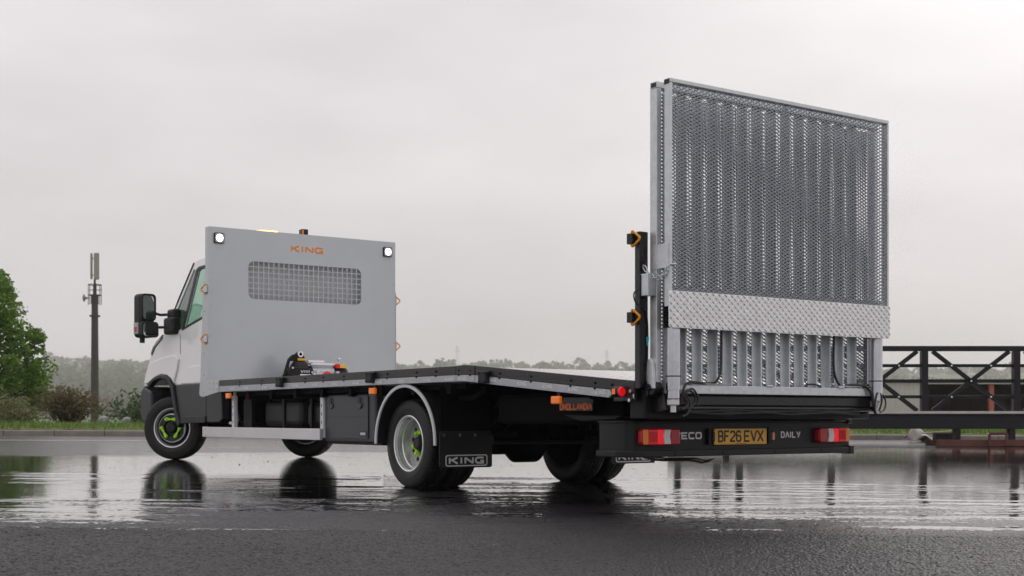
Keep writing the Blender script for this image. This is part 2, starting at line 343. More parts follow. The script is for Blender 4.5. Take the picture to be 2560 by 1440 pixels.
# wet asphalt
def wet_material():
    m = bpy.data.materials.new('wet_asphalt'); m.use_nodes = True; t = m.node_tree; b = t.nodes['Principled BSDF']; n = t.nodes.new; l = t.links.new
    co = n('ShaderNodeTexCoord').outputs['Object']
    def M(op, a, c=None, d=None, cl=False):
        k = n('ShaderNodeMath'); k.operation = op; k.use_clamp = cl
        for i, v in enumerate((a, c, d)):
            if v is None: continue
            if isinstance(v, (int, float)): k.inputs[i].default_value = v
            else: l(v, k.inputs[i])
        return k.outputs[0]
    def noise(sc, det=4, ro=.6, v=None):
        z = n('ShaderNodeTexNoise'); z.inputs['Scale'].default_value = sc; z.inputs['Detail'].default_value = det; z.inputs['Roughness'].default_value = ro; l(v or co, z.inputs['Vector']); return z.outputs[0]
    def ss(x, a, c):
        r = n('ShaderNodeMapRange'); r.interpolation_type = 'SMOOTHSTEP'; r.inputs['From Min'].default_value = a; r.inputs['From Max'].default_value = c; l(x, r.inputs[0]); return r.outputs[0]
    at = n('ShaderNodeAttribute'); at.attribute_name = 'wet'; af = n('ShaderNodeAttribute'); af.attribute_name = 'fore'
    st = n('ShaderNodeMapping'); st.inputs['Scale'].default_value = (.30, 2.1, 1); l(co, st.inputs[0])
    vo = n('ShaderNodeTexVoronoi'); vo.inputs['Scale'].default_value = 62; l(co, vo.inputs['Vector'])
    brk = M('ADD', M('MULTIPLY', M('SUBTRACT', noise(2.6, 7, .72, st.outputs[0]), .5), 1.9), M('MULTIPLY', M('SUBTRACT', vo.outputs['Distance'], .42), .75))
    an = n('ShaderNodeAttribute'); an.attribute_name = 'fine'
    water = ss(M('ADD', at.outputs['Fac'], M('MULTIPLY', brk, M('SUBTRACT', 1.0, an.outputs['Fac']))), .30, .46)
    fore = af.outputs['Fac']
    # aggregate
    agg = M('SUBTRACT', 1.0, vo.outputs['Distance'])
    h = M('ADD', M('MULTIPLY', agg, 1.0), M('MULTIPLY', noise(42, 4, .7), 1.1))
    col = n('ShaderNodeValToRGB'); col.color_ramp.elements[0].color = (.004, .004, .0045, 1); col.color_ramp.elements[1].color = (.062, .057, .062, 1); col.color_ramp.elements[0].position = .3; col.color_ramp.elements[1].position = .8
    l(M('ADD', M('MULTIPLY', noise(48, 4, .75), .75), M('MULTIPLY', noise(1.1, 4, .6), .25)), col.inputs[0]); mxc = n('ShaderNodeMix'); mxc.data_type = 'RGBA'; l(water, mxc.inputs[0]); l(col.outputs[0], mxc.inputs[6]); mxc.inputs[7].default_value = (.006, .006, .007, 1); l(mxc.outputs[2], b.inputs['Base Color'])
    dry = M('SUBTRACT', 1.0, water)
    rough = M('ADD', .018, M('MULTIPLY', dry, M('ADD', .10, M('MULTIPLY', fore, .28))), cl=True); l(rough, b.inputs['Roughness'])
    l(M('SUBTRACT', .5, M('MULTIPLY', dry, M('ADD', .12, M('MULTIPLY', fore, .2)))), b.inputs['Specular IOR Level']); b.inputs['IOR'].default_value = 1.5; l(M('MULTIPLY', water, .9), b.inputs['Coat Weight']); b.inputs['Coat Roughness'].default_value = .015; b.inputs['Coat IOR'].default_value = 2.1
    b1 = n('ShaderNodeBump'); b1.inputs['Distance'].default_value = .012; l(M('MULTIPLY', dry, M('ADD', .30, M('MULTIPLY', fore, .70))), b1.inputs['Strength']); l(h, b1.inputs['Height'])
    rp = M('ADD', M('MULTIPLY', noise(6, 3, .6), .8), M('MULTIPLY', noise(42, 2, .5), .55))
    b2 = n('ShaderNodeBump'); b2.inputs['Distance'].default_value = .004; l(M('MULTIPLY', water, .30), b2.inputs['Strength']); l(rp, b2.inputs['Height'])
    l(b1.outputs[0], b2.inputs['Normal']); l(b2.outputs[0], b.inputs['Normal']); l(b2.outputs[0], b.inputs['Coat Normal']); MATS['wet_asphalt'] = m
wet_material()
bl = np.unique(np.concatenate([np.linspace(-60, -24, 20), np.arange(-24, -.001, .13), [0]]))
al = np.unique(np.concatenate([np.linspace(-60, -8, 27), np.arange(-8, 24, .16), np.linspace(24, 80, 29)]))
A, B = np.meshgrid(al, bl); GX = K0[0] + KD[0] * A + KN[0] * B; GY = K0[1] + KD[1] * A + KN[1] * B
edge = np.array([(-30, 7.4), (-10, 7.7), (-2.93, 7.95), (-2.1, 8.1), (-1.7, 8.4), (-1.2, 8.9), (-.4, 9.3), (.3, 9.2), (.9, 8.8), (1.35, 8.4), (1.95, 8.0), (2.9, 7.8), (10, 7.4), (30, 7)])
near = np.interp(GX, edge[:, 0], edge[:, 1]); far = 19.9 + .45 * np.clip(GX, -8, 10) + 2.2 * (fbm(GX * .35, GY * .1, 5) - .5)
wid = .85 - .5 * np.exp(-((GX + .1) / 1.5) ** 2); wet = np.clip((GY - near) * wid * .55 + .22, -.8, 1.0)
wet = np.minimum(wet, np.clip((far - GY) * .5 + .25, -.25, 1.0))
wet += 1.7 * (fbm(GX * .45 + 3, GY * 1.3, 21) - .5) * np.clip((GY - 7.6) / 1.0, 0, 1)
fore = np.clip((7.62 - GY) / .12 + .5, 0, 1)
fore = np.maximum(fore, .6 * np.clip((9.4 - GY) / 1.5, 0, 1))
sp_ = fbm(GX * 1.3 + 7, GY * 6.0, 55); wet = np.where((GY < 7.6) & (sp_ > .60), np.maximum(wet, -.30 + (sp_ - .60) * 6), wet)
yz = yard_z(GX, GY)
fine = np.zeros_like(GX)
yard = struct(grid_mesh('yard', np.stack([GX, GY, yz], -1), 'wet_asphalt', {'wet': wet, 'fore': fore, 'fine': fine}))
def wetness(x, y):
    nr = np.interp(x, edge[:, 0], edge[:, 1]); wd = .85 - .5 * np.exp(-((x + .1) / 1.5) ** 2); w = np.clip((y - nr) * wd * .55 + .22, -.8, 1.0)
    w += 1.0 * (fbm(x * .45 + 3, y * 1.3, 21) - .5) * np.clip((y - 7.6) / 1.0, 0, 1); sp = fbm(x * 1.3 + 7, y * 6.0, 55)
    w = np.where((y < 7.6) & (sp > 2.), np.maximum(w, -.30 + (sp - .75) * 6), w)
    w += 1.5 * (fbm(x * .7 + 5, y * 1.6 + 2, 133, 3) - .43) * np.clip((y - 7.7) / .5, 0, 1)
    return w + 1.7 * (fbm(x * .8 + 2, y * 5.5, 91, 6) - .49) + .5 * (fbm(x * 3 + 2, y * 14, 17, 3) - .44)
def stone_sheet(name, x0, x1, y0, y1, dx, dy, lift, amp, fr):
    X, Y = np.meshgrid(np.arange(x0, x1, dx), np.arange(y0, y1, dy)); X = X + rng.uniform(-.3, .3, X.shape) * dx; Y[1:-1] += rng.uniform(-.3, .3, Y[1:-1].shape) * dy
    h = vnoise(X / .015, Y / .015, 301, 700) ** 1.6 * .8 + vnoise(X / .032, Y / .032, 302, 400) * .45 + .35 * vnoise(X / .008, Y / .008, 303, 900)
    h = h * amp * (.7 + .6 * fbm(X * 1.2, Y * 1.2, 44)); w = wetness(X, Y); level = amp * np.clip((w - .02) * 1.9, 0, 1.7)     # the water stands among the stones and drowns the low ones
    under = h < level; z = np.where(under, level, h) * np.clip((Y - y0) / .05, 0, 1)
    z = np.where(w > .95, amp * 1.77, z); edge_f = np.clip(np.minimum(X - x0, x1 - X) / .15, 0, 1)
    P = np.stack([X, Y, yard_z(X, Y) + lift + z * edge_f], -1)
    return struct(grid_mesh(name, P, 'wet_asphalt', {'wet': np.where(under, 2., -2.), 'fore': np.full(X.shape, 1.) if fr >= 1 else np.clip(.9 - .7 * (Y - 7.62) / (1.0 + .5 * fbm(X * .8, Y * .8, 12)), fr, 1), 'fine': np.ones_like(X)}))
stone_sheet('yard_surface', -3.5, 3.5, 5.2, 7.615, .0095, .0095, .004, .0085, 1.)
stone_sheet('yard_surface', -5.0, 5.0, 7.627, 13.0, .0165, .0155, .003, .0060, .22)
jt = MB(); jx = np.linspace(-9, 9, 60)
for i in range(59):
    f = lambda x: 7.621
    q = [(jx[i], f(jx[i]) - .005), (jx[i + 1], f(jx[i + 1]) - .005), (jx[i + 1], f(jx[i + 1]) + .005), (jx[i], f(jx[i]) + .005)]
    jt.add([(x, y, yard_z(x, y) + .004) for x, y in q], [(0, 1, 2, 3)])
struct(jt.build('asphalt_joint', 'joint_seal'))
# painted line before the kerb
ln = MB()
for a0, a1 in ((-9, 3.05),):
    pts = np.linspace(a0, a1, 16)
    for i in range(15):
        q = []
        for a, b in ((pts[i], -2.95), (pts[i + 1], -2.95), (pts[i + 1], -2.84), (pts[i], -2.84)):
            x, y = K0 + KD * a + KN * b; q.append((x, y, yard_z(x, y) + .004))
        ln.add(q, [(0, 1, 2, 3)])
struct(ln.build('painted_line', 'road_paint'))
# kerb, stone by stone
kerb = struct(empty('kerb'))
kp = [(-.0, 0), (-.0, .105), (.02, .125), (.14, .125), (.14, 0)]
stone = None
for i in range(-14, 40):
    a = i * .915; x, y = K0 + KD * a; z = yard_z(x, y) + random.uniform(-.004, .004)
    if stone is None:
        b = MB().prism([(p[0], p[1] - .02) for p in kp], 'X', 0, .905); o = b.build('kerb_stone', 'concrete', kerb, bevel=.006); stone = o
    else:
        o = stone.copy(); COL.objects.link(o); o.parent = kerb
    o.location = (x, y, z); o.rotation_euler = (0, -math.atan(.0169 * (KD @ np.array(FW))), math.atan2(KD[1], KD[0]) + random.uniform(-.004, .004))

# land behind
PB = np.array([(.1, 0), (2, .05), (6, .07), (14, -.15), (40, -1.2), (100, -3.5), (200, -4), (480, -3.0), (640, .6), (880, 12), (1280, 38), (1690, 61), (2000, 69), (2600, 58), (3000, 50)])
def land_z(x, y):
    b = np.maximum(kerb_d(x, y), 0); a = np.clip((x - K0[0]) * KD[0] + (y - K0[1]) * KD[1], -15, 35)
    kx = K0[0] + KD[0] * a; ky = K0[1] + KD[1] * a; base = yard_z(kx, ky) + .12
    w = np.clip(1 - b / 60, 0, 1); base = base * w + .35 * (1 - w)
    und = (fbm(x * .003 + 9, y * .003, 31) - .47) * np.clip((b - 60) / 600, 0, 1) * 32
    return base + np.interp(b, PB[:, 0], PB[:, 1]) + und
def land_material():
    m = bpy.data.materials.new('grassland'); m.use_nodes = True; t = m.node_tree; b = t.nodes['Principled BSDF']; n = t.nodes.new; l = t.links.new
    co = n('ShaderNodeTexCoord').outputs['Object']; mp = n('ShaderNodeMapping'); mp.inputs['Scale'].default_value = (.003, .0045, 0); l(co, mp.inputs[0])
    v = n('ShaderNodeTexVoronoi'); v.inputs['Scale'].default_value = 1.; l(mp.outputs[0], v.inputs['Vector'])
    sp = n('ShaderNodeSeparateColor'); l(v.outputs['Color'], sp.inputs[0]); r = n('ShaderNodeValToRGB'); e = r.color_ramp.elements
    e[0].color = (.06, .105, .025, 1); e[1].color = (.17, .17, .07, 1); k = e.new(.55); k.color = (.085, .15, .03, 1); l(sp.outputs[0], r.inputs[0])
    z = n('ShaderNodeTexNoise'); z.inputs['Scale'].default_value = 1.3; z.inputs['Detail'].default_value = 8; l(co, z.inputs['Vector'])
    x = n('ShaderNodeMix'); x.data_type = 'RGBA'; x.blend_type = 'OVERLAY'; x.inputs[0].default_value = .5; l(r.outputs[0], x.inputs[6]); l(z.outputs[0], x.inputs[7]); l(x.outputs[2], b.inputs['Base Color'])
    b.inputs['Roughness'].default_value = .9; b.inputs['Specular IOR Level'].default_value = .1; MATS['grassland'] = m
land_material()
bb = np.concatenate([np.arange(.1, 8, .5), np.geomspace(8, 3000, 110)]); uu = np.linspace(-1, 1, 121)
BB, UU = np.meshgrid(bb, uu, indexing='ij'); half = 45 + BB * .9; ctr = 8.7
LX = K0[0] + KD[0] * (ctr + UU * half) + KN[0] * BB; LY = K0[1] + KD[1] * (ctr + UU * half) + KN[1] * BB
struct(grid_mesh('ground', np.stack([LX, LY, land_z(LX, LY)], -1), 'grassland'))

# ------------------------------------------------------------------ foliage
def leaf_mesh(name, m, C, size, parent=None, shade=None, flat=.0, lw=.55, nrm=None):
    """C: (n,3) leaf centres -> one folded diamond leaf each, real faces spread through the volume"""
    C = np.asarray(C); n = len(C); d = rng.normal(size=(n, 3)); d[:, 2] *= .6; d /= np.linalg.norm(d, axis=1)[:, None]
    e = rng.normal(size=(n, 3)); e[:, 2] *= (1 - flat); e -= (e * d).sum(1)[:, None] * d; e /= np.linalg.norm(e, axis=1)[:, None]
    s = size * rng.uniform(.6, 1.35, n)[:, None]
    V = np.stack([C - d * s, C + e * s * lw, C + d * s, C - e * s * lw], 1).reshape(-1, 3)
    me = bpy.data.meshes.new(name); me.from_pydata(V.tolist(), [], np.arange(4 * n).reshape(n, 4).tolist())
    sh = rng.random(n) if shade is None else np.clip(shade + rng.normal(0, .16, n), 0, 1)
    me.attributes.new('shade', 'FLOAT', 'POINT').data.foreach_set('value', np.repeat(sh, 4).astype(np.float32))
    me.materials.append(MATS[m]); o = bpy.data.objects.new(name, me); COL.objects.link(o)
    if parent: o.parent = parent
    return o
def clump_pts(cs, per):
    out = []; sh = []
    for (x, y, z, r), k in zip(cs, per):
        p = rng.normal(size=(k, 3)); p /= np.linalg.norm(p, axis=1)[:, None]; rad = r * rng.uniform(.35, 1, k) ** .5
        out.append(np.array([x, y, z]) + p * rad[:, None] * np.array([1, 1, .8])); sh.append(np.full(k, rng.uniform(.25, .75)))
    return np.concatenate(out), np.concatenate(sh)
def broad_tree(name, loc, h, crown_r, nclump, per, leaf, m, label, cat='tree', group=None, low=.2, cr=.5):
    t = empty(name, loc); tag(t, label, cat, group); tr = MB(); cs = []
    tr.tube([(0, 0, -.3), (.05, .02, h * .25), (-.05, .04, h * .5), (.03, 0, h * .8)], [h * .03, h * .024, h * .017, h * .006], 8)
    for k in range(nclump):
        zz = rng.uniform(low, 1) ; w = math.sin(min(1, (1.04 - zz) / (1 - low) * 1.25) * math.pi * .5) ** .6 * (.55 + .45 * min(1, (zz - low) * 4 + .3)); a = rng.uniform(0, 6.283); q = crown_r * w * rng.uniform(.15, 1) ** .5
        c = (q * math.cos(a), q * math.sin(a), zz * h * .97); cs.append((*c, cr * rng.uniform(.55, 1.2)))
        if k % 2 == 0: tr.tube([(0, 0, max(.2, c[2] - q * .9 - .15) * .92), (c[0] * .5, c[1] * .5, c[2] - q * .28), c], [h * .011, h * .007, h * .002], 5)
    tr.build('trunk', 'bark', t, smooth=True); C, sh = clump_pts(cs, [per] * nclump); leaf_mesh('crown', m, C, leaf, t, sh); return t
def LZ(x, y): return float(land_z(np.array(x), np.array(y)))
def shrub(name, x, y, h, r, nst, n, leaf, m, label, lw=.4):
    t = empty(name, (x, y, LZ(x, y))); tag(t, label, 'shrub'); st = MB(); cs = []
    for k in range(nst):
        a = rng.uniform(0, 6.283); q = r * rng.uniform(.2, .9); hh = h * rng.uniform(.55, .95) * (1 - .35 * q / r)
        tip = (q * math.cos(a), q * math.sin(a), hh); st.tube([(tip[0] * .1, tip[1] * .1, -.1), (tip[0] * .55, tip[1] * .55, hh * .6), tip], [.02, .013, .004], 5)
        for f in (.35, .6, .85, 1.): cs.append((tip[0] * f, tip[1] * f, hh * f ** .8, r * .3 * rng.uniform(.7, 1.2)))
    st.build('stem', 'bark', t, smooth=True); C, sh = clump_pts(cs, [n // len(cs)] * len(cs)); C[:, 2] = np.maximum(C[:, 2], .02); leaf_mesh('foliage', m, C, leaf, t, sh, lw=lw); return t
tx, ty = -14.45, 36.5
broad_tree('broadleaf_tree', (tx, ty, LZ(tx, ty)), 4.3, 1.75, 190, 130, .062, 'leaf_green', 'bright green leafy tree at the left edge of the picture beyond the kerb', low=.04, cr=.40)
shrub('green_bush', -13.3, 33.5, 1.05, .75, 22, 3000, .055, 'leaf_dark', 'dark green low bush under the leafy tree')
shrub('pale_shrub', -12.1, 32.6, .72, .75, 26, 2600, .05, 'leaf_pale', 'pale straw-green shrub between the leafy tree and the brown shrub', lw=.22)
shrub('brown_shrub', -11.35, 34.2, 1.15, .95, 32, 4200, .05, 'leaf_brown', 'rounded brown leafy shrub left of the phone mast')
shrub('low_green_shrub', -12.1, 44, 1.4, 1.6, 20, 2200, .09, 'leaf_far', 'hazy green shrub behind the brown shrub, beside the mast foot')
# far woods and hedges: masses nobody could count
def wood(name, label_m, trees, m, leaf, n):
    pts = []; sh = []
    for x, y, h, r in trees:
        z = LZ(x, y); k = n; u = rng.normal(size=(k, 3)); u /= np.linalg.norm(u, axis=1)[:, None]; rad = rng.uniform(.5, 1, k) ** .5
        p = np.array([x, y, z + h * .52]) + u * rad[:, None] * np.array([r, r, h * .52]); pts.append(p + rng.normal(0, .08, (k, 3)) * h); sh.append(np.full(k, rng.uniform(.1, .9)))
    o = leaf_mesh(name, m, np.concatenate(pts), leaf, None, np.concatenate(sh), lw=.8); return stuff(o)
T = [(rng.uniform(-.42, -.14) * (d := rng.uniform(760, 1280)), d, rng.uniform(6, 12), rng.uniform(7, 13)) for _ in range(190)]
wood('far_wood', '', T, 'leaf_far', 1.9, 110)
T = [(rng.uniform(-.42, .45) * (d := rng.uniform(960, 1520)), d, rng.uniform(6, 13), rng.uniform(6, 12)) for _ in range(200)]
wood('far_copse', '', T, 'leaf_far', 2.3, 80)
T = [(-.42 * 660 + i * 6.8 + rng.normal(0, 1.6), 670 + 36 * math.sin(i * .13) + rng.normal(0, 4), rng.uniform(5, 11), rng.uniform(4.4, 8)) for i in range(40)]
wood('valley_hedge', '', T, 'leaf_far_brown', 1.5, 90)
T = [(-800 + i * 12.4 + rng.normal(0, 4), 1676 + 50 * math.sin(i * .07), rng.uniform(4, 8.5) * (1.4 if rng.random() < .2 else 1), rng.uniform(6, 12)) for i in range(135)]
wood('ridge_hedge', '', T, 'leaf_far', 2.5, 70)
for x, h in ((-292, 12), (-268, 9), (-178, 10), (-112, 9), (-58, 10.5), (-38, 12), (-3, 11), (43, 12.5), (60, 9.5), (120, 10), (150, 12), (255, 10)):
    broad_tree('ridge_tree', (2 * x, 1684, LZ(2 * x, 1684)), 1.1 * h, h * .6, 16, 26, 1.2, 'leaf_far', 'hazy tree standing above the hedge on the far ridge skyline', group='trees on the far ridge', cr=h * .2)
# verge grass
n = 26000; a = rng.uniform(-9, 30, n); b = rng.uniform(.13, 1, n) ** 1.6 * 6; gx = K0[0] + KD[0] * a + KN[0] * b; gy = K0[1] + KD[1] * a + KN[1] * b; gz = land_z(gx, gy)
hh = rng.uniform(.03, .085, n) * (1 + .9 * (fbm(gx * 1.5, gy * 1.5, 77) > .52)); an = rng.uniform(0, 6.283, n); lean = rng.normal(0, .035, (n, 2)); wd = .012
V = np.stack([np.stack([gx - wd * np.cos(an), gy - wd * np.sin(an), gz - .01], -1), np.stack([gx + wd * np.cos(an), gy + wd * np.sin(an), gz - .01], -1), np.stack([gx + lean[:, 0], gy + lean[:, 1], gz + hh], -1)], 1).reshape(-1, 3)
me = bpy.data.meshes.new('verge_grass'); me.from_pydata(V.tolist(), [], np.arange(3 * n).reshape(n, 3).tolist())
me.attributes.new('shade', 'FLOAT', 'POINT').data.foreach_set('value', np.repeat(np.clip(rng.normal(.5, .22, n), 0, 1), 3).astype(np.float32)); me.materials.append(MATS['grass'])
o = bpy.data.objects.new('verge_grass', me); COL.objects.link(o); stuff(o)
wc = []
for k in range(46):
    a = rng.uniform(-4, 24); b = rng.uniform(.35, 3.2); x, y = K0 + KD * a + KN * b; wc.append((x, y, LZ(x, y) + .05, rng.uniform(.05, .14)))
C, shd = clump_pts(wc, [60] * len(wc)); stuff(leaf_mesh('verge_weeds', 'leaf_pale', C, .03, None, shd, lw=.35))
# grit on the yard
V = []; F_ = []
for i in range(2600):
    y = 6.2 + 17 * rng.random() ** 1.7; x = rng.uniform(-.42, .42) * y; r = rng.uniform(.0025, .006) * (2.2 if rng.random() < .03 else 1); z = yard_z(x, y); o = len(V)
    V += [(x + r, y, z), (x, y + r, z), (x - r, y, z), (x, y - r, z), (x + rng.normal(0, r * .3), y, z + r * rng.uniform(.6, 1.2))]; F_ += [(o, o + 1, o + 4), (o + 1, o + 2, o + 4), (o + 2, o + 3, o + 4), (o + 3, o, o + 4)]
me = bpy.data.meshes.new('grit'); me.from_pydata(V, [], F_); me.materials.append(MATS['grit']); o = bpy.data.objects.new('grit', me); COL.objects.link(o); stuff(o)
for x, y, lab in ((2.02, 8.03, 'larger of the two dead brown leaves on the wet yard'), (2.27, 8.0, 'smaller curled dead leaf on the wet yard, right of the larger one')):
    s = .03 if 'larger' in lab else .014
    lf = MB().add([(-s, 0, .002), (-s * .3, s * .35, .006), (s * .5, s * .3, .004), (s, 0, .01), (s * .4, -s * .35, .003), (-s * .4, -s * .3, .005), (0, 0, .011)], [(0, 1, 6), (1, 2, 6), (2, 3, 6), (3, 4, 6), (4, 5, 6), (5, 0, 6)]).build('dead_leaf', 'leaf_litter')
    lf.location = (x, y, yard_z(x, y) + .002); tag(lf, lab, 'leaf')

# ------------------------------------------------------------------ phone mast
mx_, my_ = -21.86, 70.; mz = LZ(mx_, my_); mast = empty('phone_mast', (mx_, my_, mz)); tag(mast, 'dark brown telecom mast with pale panel antennas and a small dish', 'mast')
def q(y): return .609 + (1044.4 - y) / 3340 * 70 - mz
MB().tube([(0, 0, -.3), (0, 0, q(1040)), (0, 0, q(737))], [.225, .215, .165], 20).build('pole', 'mast_brown', mast, smooth=True)
MB().cyl((0, 0, q(792)), (0, 0, q(788)), .27, n=20).build('collar', 'mast_brown', mast)
MB().cyl((0, 0, q(760)), (0, 0, q(737)), .20, n=18).build('pole_sleeve', 'mast_brown', mast, smooth=True)
fr = MB()
for k in range(6):
    t = k * math.pi / 3; fr.cyl((.34 * math.cos(t), .34 * math.sin(t), q(762)), (.34 * math.cos(t), .34 * math.sin(t), q(711)), .02, n=6)
for zz in (712, 738):
    fr.tube([(.34 * math.cos(k * math.pi / 6), .34 * math.sin(k * math.pi / 6), q(zz)) for k in range(12)], .022, 6, closed=True)
fr.cyl((0, 0, q(737)), (0, 0, q(700)), .06, n=8); fr.cyl((-.34, 0, q(725)), (.34, 0, q(725)), .018, n=6); fr.build('head_frame', 'mast_brown', mast)
for k, (ax, ay, wdt) in enumerate(((.14, -.12, .25), (-.17, -.02, .10), (.02, .2, .25))):
    an_ = MB().box(-wdt / 2, wdt / 2, -.06, .06, q(698), q(633)).build('antenna', 'mast_grey', mast, bevel=.02); an_.location = (ax, ay, 0); an_.rotation_euler = (0, 0, .35 * (1 - k))
MB().cyl((0, 0, q(700)), (0, 0, q(640)), .035, n=8).cyl((-.17, 0, q(688)), (.14, 0, q(688)), .02, n=6).cyl((-.17, 0, q(646)), (.14, 0, q(646)), .02, n=6).build('antenna_bracket', 'mast_brown', mast)
dz_ = q(745); dish = MB().lathe([(-.02, .0), (0, .1), (.05, .2), (.07, .2), (.1, .1), (.22, .05), (.22, 0)], (-.62, 0, dz_), 18).build('dish', 'mast_grey', mast, smooth=True)
MB().cyl((-.42, 0, dz_), (-.3, 0, dz_), .03, n=6).build('dish_arm', 'mast_brown', mast)
# rubble by the verge
rb = empty('rubble_heap', (-13.05 * .92, 41, LZ(-12, 41))); tag(rb, 'low heap of grey rubble on the verge right of the mast', 'rubble')
for k in range(9):
    bm = bmesh.new(); bmesh.ops.create_icosphere(bm, subdivisions=1, radius=rng.uniform(.13, .26))
    for v in bm.verts: v.co *= rng.uniform(.75, 1.2); v.co.z *= .7
    me = bpy.data.meshes.new('boulder'); bm.to_mesh(me); bm.free(); me.materials.append(MATS['rock']); o = bpy.data.objects.new('boulder', me); COL.objects.link(o); o.parent = rb
    o.location = (rng.uniform(-.55, .55), rng.uniform(-.3, .3), .12 + .14 * (k % 3)); o.rotation_euler = (0, 0, k)
# far pylons
for x, d, h, lab in ((-73, 1780, 30, 'faint pylon on the ridge behind the crest of the deck'), (127, 1790, 32, 'faint pylon on the ridge just left of the ramp post')):
    p = empty('pylon', (x, d, LZ(x, d))); tag(p, lab, 'pylon'); m_ = MB()
    for sx in (-1, 1):
        for sy in (-1, 1): m_.cyl((sx * 2.2, sy * 2.2, -1), (sx * .5, sy * .5, h), .2, .12, 6)
    for k in range(6):
        z0, z1 = h * k / 6, h * (k + 1) / 6; w0, w1 = 2.2 - 1.7 * k / 6, 2.2 - 1.7 * (k + 1) / 6
        m_.cyl((-w0, -w0, z0), (w1, -w1, z1), .1, n=5).cyl((w0, -w0, z0), (-w1, -w1, z1), .1, n=5)
    m_.build('lattice', 'mast_grey', p)
    for zz, l_ in ((.72, 4.4), (.86, 3.4)): MB().box(-l_, l_, -.24, .24, h * zz, h * zz + .5).build('cross_arm', 'mast_grey', p)
# ------------------------------------------------------------------ footbridge span on stands
bx_, by_ = 7.53, 24.4; br = empty('footbridge_span', (bx_, by_, 0)); tag(br, 'black steel truss footbridge span parked on stands behind the truck', 'bridge')
X0, X1 = -4.55, 6.2
MB().box(X0, X1, -.06, .06, 1.825, 1.919).build('top_rail', 'bridge_black', br, bevel=.008)
for z0, z1 in ((1.532, 1.591), (1.248, 1.313), (.963, 1.021)): MB().box(X0, X1, .0, .05, z0, z1).build('guard_rail', 'bridge_black', br, bevel=.005)
MB().box(X0, X1, -.06, 1.2, .685, .729).build('deck', 'bridge_deck', br)
MB().box(X0, X1, -.05, .10, .407, .656).build('main_beam', 'bridge_black', br, bevel=.012)
MB().box(X0, X1, 1.0, 1.15, .407, .656).build('main_beam', 'bridge_black', br, bevel=.012)
MB().box(X0, X1, -.075, -.0, .656, .683).build('beam_flange', 'bridge_black', br)
px_ = [k * 1.68 for k in (-2, -1, 0, 1, 2, 3)] + [X0 + .06, -3.78]
for x in px_: MB().box(x - .058, x + .058, -.055, .095, .73, 1.823).build('post', 'bridge_black', br, bevel=.006)
def bar(x0, z0, x1, z1, w, y0, y1):
    d = Vector((x1 - x0, z1 - z0)).normalized(); n_ = Vector((-d.y, d.x)) * w / 2
    return MB().prism([(x0 + n_.x, z0 + n_.y), (x1 + n_.x, z1 + n_.y), (x1 - n_.x, z1 - n_.y), (x0 - n_.x, z0 - n_.y)], 'Y', y0, y1)
for k in range(-3, 4):
    c = k * 1.68 - .84; zc = 1.28
    for sx in (-1, 1):
        if not (X0 + .1 < c + sx * .7 < X1): continue
        bar(c, zc, c + sx * .70, 1.82, .075, -.05, -.006).build('diagonal', 'bridge_black', br)
        bar(c, zc, c + sx * .70, .735, .075, -.05, -.006).build('diagonal', 'bridge_black', br)
    if X0 < c < X1:
        b_ = MB()
        for x, z in ((c, zc), (c - .36, 1.56), (c + .36, 1.56), (c - .36, .99), (c + .36, .99)): b_.cyl((x, -.052, z), (x, -.062, z), .018, n=8)
        stuff(b_.build('bolt_heads', 'steel_bolt', br))
for x in (-3.6, .62, 1.62, 2.8):
    st = empty('stand', (bx_ + x, by_ + .1, 0)); zg = yard_z(bx_ + x, by_ + .1)
    tag(st, {-3.6: 'low black support block under the footbridge, behind the truck bumper', .62: 'black support block under the footbridge right of the plastic sheet', 1.62: 'second black support block under the footbridge from the plastic sheet', 2.8: 'black support block under the footbridge near the right picture edge'}[x], 'stand')
    MB().box(-.045, .045, -.1, .1, zg, .404).build('upright', 'bridge_black', st); MB().box(-.10, .10, -.14, .14, zg, zg + .03).build('foot', 'bridge_black', st)
rf = empty('rusty_frame', (8.62, 24.15, yard_z(8.62, 24.15))); tag(rf, 'low rusty steel frame lying under the footbridge at right', 'frame')
MB().box(-.95, 2.6, -.05, .05, .0, .12).build('beam', 'rust', rf, bevel=.008); MB().box(-.95, 2.6, .55, .65, .0, .10).build('beam', 'rust', rf, bevel=.008)
for x in (-.02, 1.6): MB().tube([(x, -.09, .02), (x, -.09, .21), (x + .02, -.09, .235), (x + .29, -.09, .235), (x + .31, -.09, .21), (x + .31, -.09, .02)], .028, 8).build('lifting_loop', 'rust', rf, smooth=True)
for x in (-.6, .75, 2.3): MB().box(x, x + .06, .051, .549, .03, .09).build('cross_bar', 'rust', rf)
# crumpled sheet and a plank beside it
bm = bmesh.new(); bmesh.ops.create_grid(bm, x_segments=14, y_segments=10, size=.5)
for v in bm.verts:
    x, y = v.co.x, v.co.y; v.co = Vector((x * .62 + .04 * math.sin(9 * y), y * .5, max(.01, .24 * math.exp(-((x + .25) ** 2) * 18) * (.7 + .5 * math.sin(5 * y + 1)) + .05 * math.sin(11 * x + 7 * y) + .045)))
me = bpy.data.meshes.new('plastic_sheet'); bm.to_mesh(me); bm.free(); me.materials.append(MATS['plastic_sheet']); sh_ = bpy.data.objects.new('plastic_sheet', me); COL.objects.link(sh_)
sh_.location = (8.2, 26.6, yard_z(8.2, 26.6)); me.polygons.foreach_set('use_smooth', [True] * len(me.polygons)); so = sh_.modifiers.new('solid', 'SOLIDIFY'); so.thickness = .006
tag(sh_, 'crumpled off-white plastic sheet on the yard under the footbridge', 'sheet')
